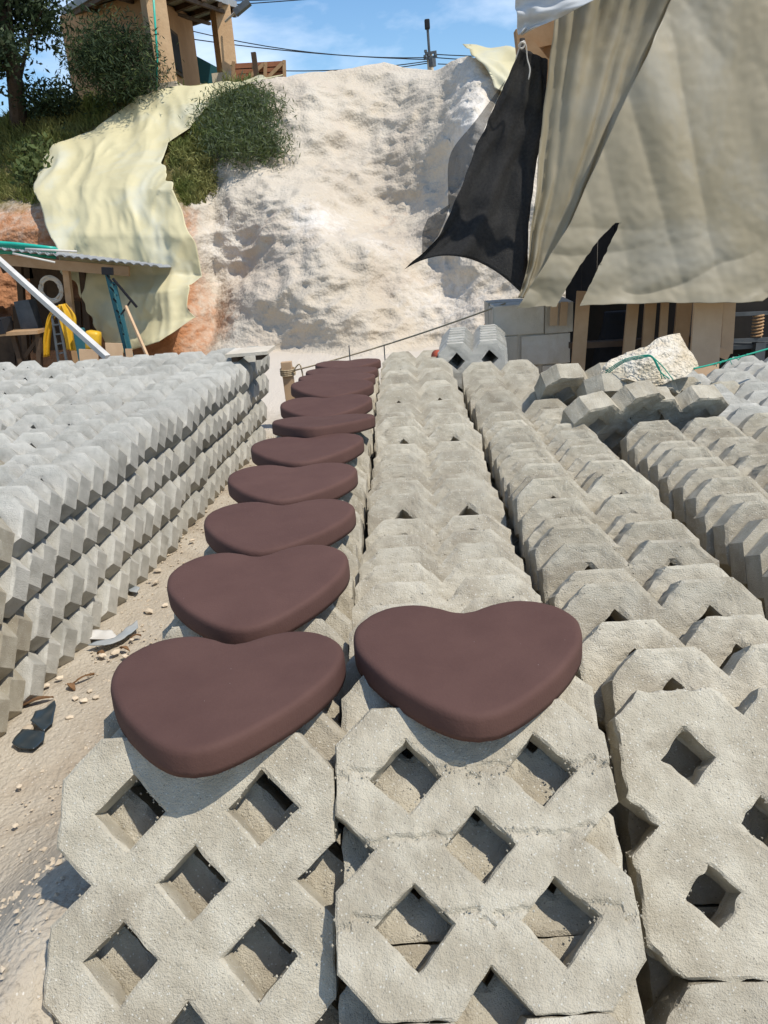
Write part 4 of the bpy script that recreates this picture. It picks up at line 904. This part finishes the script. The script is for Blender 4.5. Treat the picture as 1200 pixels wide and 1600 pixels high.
# utility pole and wires
ub = U(676, 118, y=24.); up = empty('utility_pole', ub); tag(up, 'distant utility pole with a lamp on top beyond the hill crest', 'utility pole')
part('pole', MB().tube([ub-Vector((0, 0, 1)), U(671, 85, y=24.)], .10, 8, .08), 'cement', up); part('mast', MB().tube([U(671, 86, y=24), U(668, 42, y=24)], .035, 6), 'steel', up)
part('lamp_head', MB().bar(U(668, 46, y=24), U(667, 30, y=24), .14, .14), 'blackmetal', up, .03)
for a, b, c, d in ((662, 92, 683, 88), (664, 84, 682, 81)): part('crossarm', MB().bar(U(a, b, y=23.9), U(c, d, y=23.9), .06, .06), 'steel', up)
for a, b in ((664, 90), (670, 88), (680, 87), (665, 82)): part('insulator', MB().tube([U(a, b, y=23.88), U(a, b-4, y=23.88)], .04, 6), 'steel', up)
part('transformer', MB().tube([U(676, 104, y=23.8), U(675, 92, y=23.8)], .10, 8), 'steel', up)
WIRES = [((668, 93), (280, 58), 6), ((668, 90), (200, 20), 20), ((672, 95), (420, 110), 6), ((672, 98), (410, 125), 4), ((680, 85), (1000, 80), 6), ((680, 90), (1000, 84), 8), ((684, 100), (900, 92), 4), ((240, 14), (640, -16), 3), ((230, 4), (600, -8), 2)]
for k, ((a, b), (c, d), s) in enumerate(WIRES):
    y0, y1 = (24, 24+((k*3) % 5-2)) if k < 7 else (21, 26); pts = []
    for t in np.linspace(0, 1, 14): q = U(a+(c-a)*t, b+(d-b)*t+s*4*t*(1-t), y=y0+(y1-y0)*t); pts.append(q)
    o = MB().tube(pts, .013, 5).build('overhead_wire', 'blackmetal', smooth=True); tag(o, 'thin overhead wire running to the utility pole' if k < 7 else 'thin overhead wire passing above the brick building', 'wire', 'wires to the utility pole' if k < 7 else 'wires above the building')

# ------------------------------------------------------------------ litter on the path
def pebble(p, s, m, name, label, cat, group, flat=.6, seed=0):
    bm = bmesh.new(); bmesh.ops.create_icosphere(bm, subdivisions=1, radius=1)
    for v_ in bm.verts:
        k = 1+.55*noise.noise(v_.co*1.3+Vector((seed*3.7, 0, 0)))+.15*noise.noise(v_.co*3+Vector((seed, 5, 0))); v_.co = Vector((v_.co.x*s[0]*k, v_.co.y*s[1]*k, v_.co.z*s[2]*k))
    me = bpy.data.meshes.new(name); bm.to_mesh(me); bm.free(); me.materials.append(M[m]); o = link(bpy.data.objects.new(name, me)); o.location = (p.x, p.y, p.z+s[2]*.5); o.rotation_euler = (0, 0, seed*1.3); tag(o, label, cat, group)
for k, (a, b, s) in enumerate([(247, 892, .017), (243, 910, .017), (232, 956, .02), (258, 946, .014), (235, 907, .008), (72, 1072, .014), (48, 1088, .012), (118, 1092, .012), (132, 1096, .014), (150, 1090, .012), (108, 1122, .012), (140, 1080, .010), (160, 1025, .014), (180, 1020, .016), (196, 1026, .014), (92, 1060, .012), (44, 1140, .02), (30, 1230, .010), (24, 1290, .008), (206, 1000, .010), (300, 845, .014), (322, 800, .012)]):
    q = GU(a, b); pebble(q, (s*1.25, s*.95, s*.5), 'stone', 'stone_chip', 'pale angular stone chip lying on the dirt path', 'stone', 'stone chips on the path', seed=k)
for k, (a, b, L_, w_, an) in enumerate([(182, 934, .075, .018, 20), (130, 1062, .09, .016, 50), (112, 1074, .05, .025, -50), (212, 996, .045, .02, 30), (158, 1022, .03, .025, 0), (60, 1096, .10, .03, 25), (195, 1015, .05, .02, -30)]):
    q = GU(a, b); mb = MB(); n = 7; v = []; f = []
    for i in range(n):
        t = i/(n-1)*2-1; wd = w_*.5*(1-t*t*.7)*(1+.3*noise.noise((i*1.3, k, 0)))
        for sd in (-1, 1): v.append((t*L_*.5, sd*wd, .012+.008*math.cos(t*2)-.004*sd))
    for i in range(n-1): f.append((2*i, 2*i+2, 2*i+3, 2*i+1))
    kk = len(v); v += [(x, y, z-.006) for x, y, z in v]; f += [tuple(kk+i for i in g[::-1]) for g in f]; rim = [2*i for i in range(n)]+[2*i+1 for i in range(n-1, -1, -1)]
    f += [(a_, kk+a_, kk+b_, b_) for a_, b_ in zip(rim, rim[1:]+rim[:1])]
    o = mk('bark_chip', v, f, 'bark', loc=(q.x, q.y, ground_z(q.x, q.y)-.004)); o.rotation_euler = (0, 0, rad(an)); tag(o, 'brown bark chip lying on the dirt path', 'bark', 'bark chips on the path')
def scrap(name, outline, m, label, curl):
    c = sum((GU(a, b) for a, b in outline), Vector())/len(outline); pts = [GU(a, b)-c for a, b in outline]; bm = bmesh.new()
    bm.faces.new([bm.verts.new(p_) for p_ in pts]); bmesh.ops.triangulate(bm, faces=bm.faces[:])
    for _ in range(3): bmesh.ops.subdivide_edges(bm, edges=bm.edges[:], cuts=1, use_grid_fill=True)
    for v_ in bm.verts: v_.co.z = .4*v_.co.z+.012+curl*(abs(v_.co.x*4+v_.co.y*2)**1.3)+.008*noise.noise(v_.co*22)
    r_ = bmesh.ops.solidify(bm, geom=bm.faces[:], thickness=.003); me = bpy.data.meshes.new(name); bm.to_mesh(me); bm.free(); me.materials.append(M[m]); me.polygons.foreach_set('use_smooth', [True]*len(me.polygons))
    o = link(bpy.data.objects.new(name, me)); o.location = (c.x, c.y, ground_z(c.x, c.y)); tag(o, label, 'scrap')
scrap('plastic_scrap', [(50, 1136), (58, 1120), (88, 1104), (90, 1112), (84, 1136), (70, 1148)], 'scrap', 'curled dark plastic scrap on the path beside the broad stack', .10)
scrap('plastic_scrap', [(20, 1166), (36, 1144), (72, 1150), (70, 1162), (54, 1176), (32, 1174)], 'scrap', 'flat dark square plastic scrap next to the curled one', .0)
scrap('plastic_scrap', [(138, 1014), (180, 1000), (216, 976), (217, 986), (196, 1002), (165, 1016)], 'scrapblue', 'grey-blue plastic strip lying across the path', .02)
scrap('paper_scrap', [(132, 1002), (140, 988), (176, 990), (184, 998), (168, 1004)], 'white', 'cream paper scrap under the grey-blue strip', .0)
scrap('plastic_scrap', [(199, 922), (208, 918), (220, 924), (214, 930), (204, 928)], 'scrapblue', 'tiny grey-blue plastic scrap near the second heart', .02)
# gravel
V = []; F = []; r = random.Random(11)
for k in range(5200):
    x = r.uniform(-1.3, -.5) if k < 4200 else r.uniform(-1.2, 1.2); y = r.uniform(.7, 6.) if k < 4200 else r.uniform(5.5, 9)
    if noise.noise((x*3, y*3, 2)) < -.1 and r.random() < .6: continue
    s = r.choice((.002, .003, .003, .005, .007))*r.uniform(.7, 1.4); z = ground_z(x, y)-.016; n = len(V)
    ang = r.uniform(0, 3); ca, sa = math.cos(ang), math.sin(ang)
    for dx, dy, dz in ((1, 0, .2), (0, .8, .1), (-1, 0, .25), (0, -.8, .2), (.1, .1, .9), (0, 0, -.6)): V.append((x+(dx*ca-dy*sa)*s, y+(dx*sa+dy*ca)*s, z+.006+dz*s))
    F += [(n+4, n, n+1), (n+4, n+1, n+2), (n+4, n+2, n+3), (n+4, n+3, n), (n+5, n+1, n), (n+5, n+2, n+1), (n+5, n+3, n+2), (n+5, n, n+3)]
o = mk('gravel', V, F, 'stone'); tag(o, 'fine gravel and chippings scattered over the dirt path', 'gravel', kind='stuff')

print('PAVERS', npav[0], 'stuff', len(stuff_list))
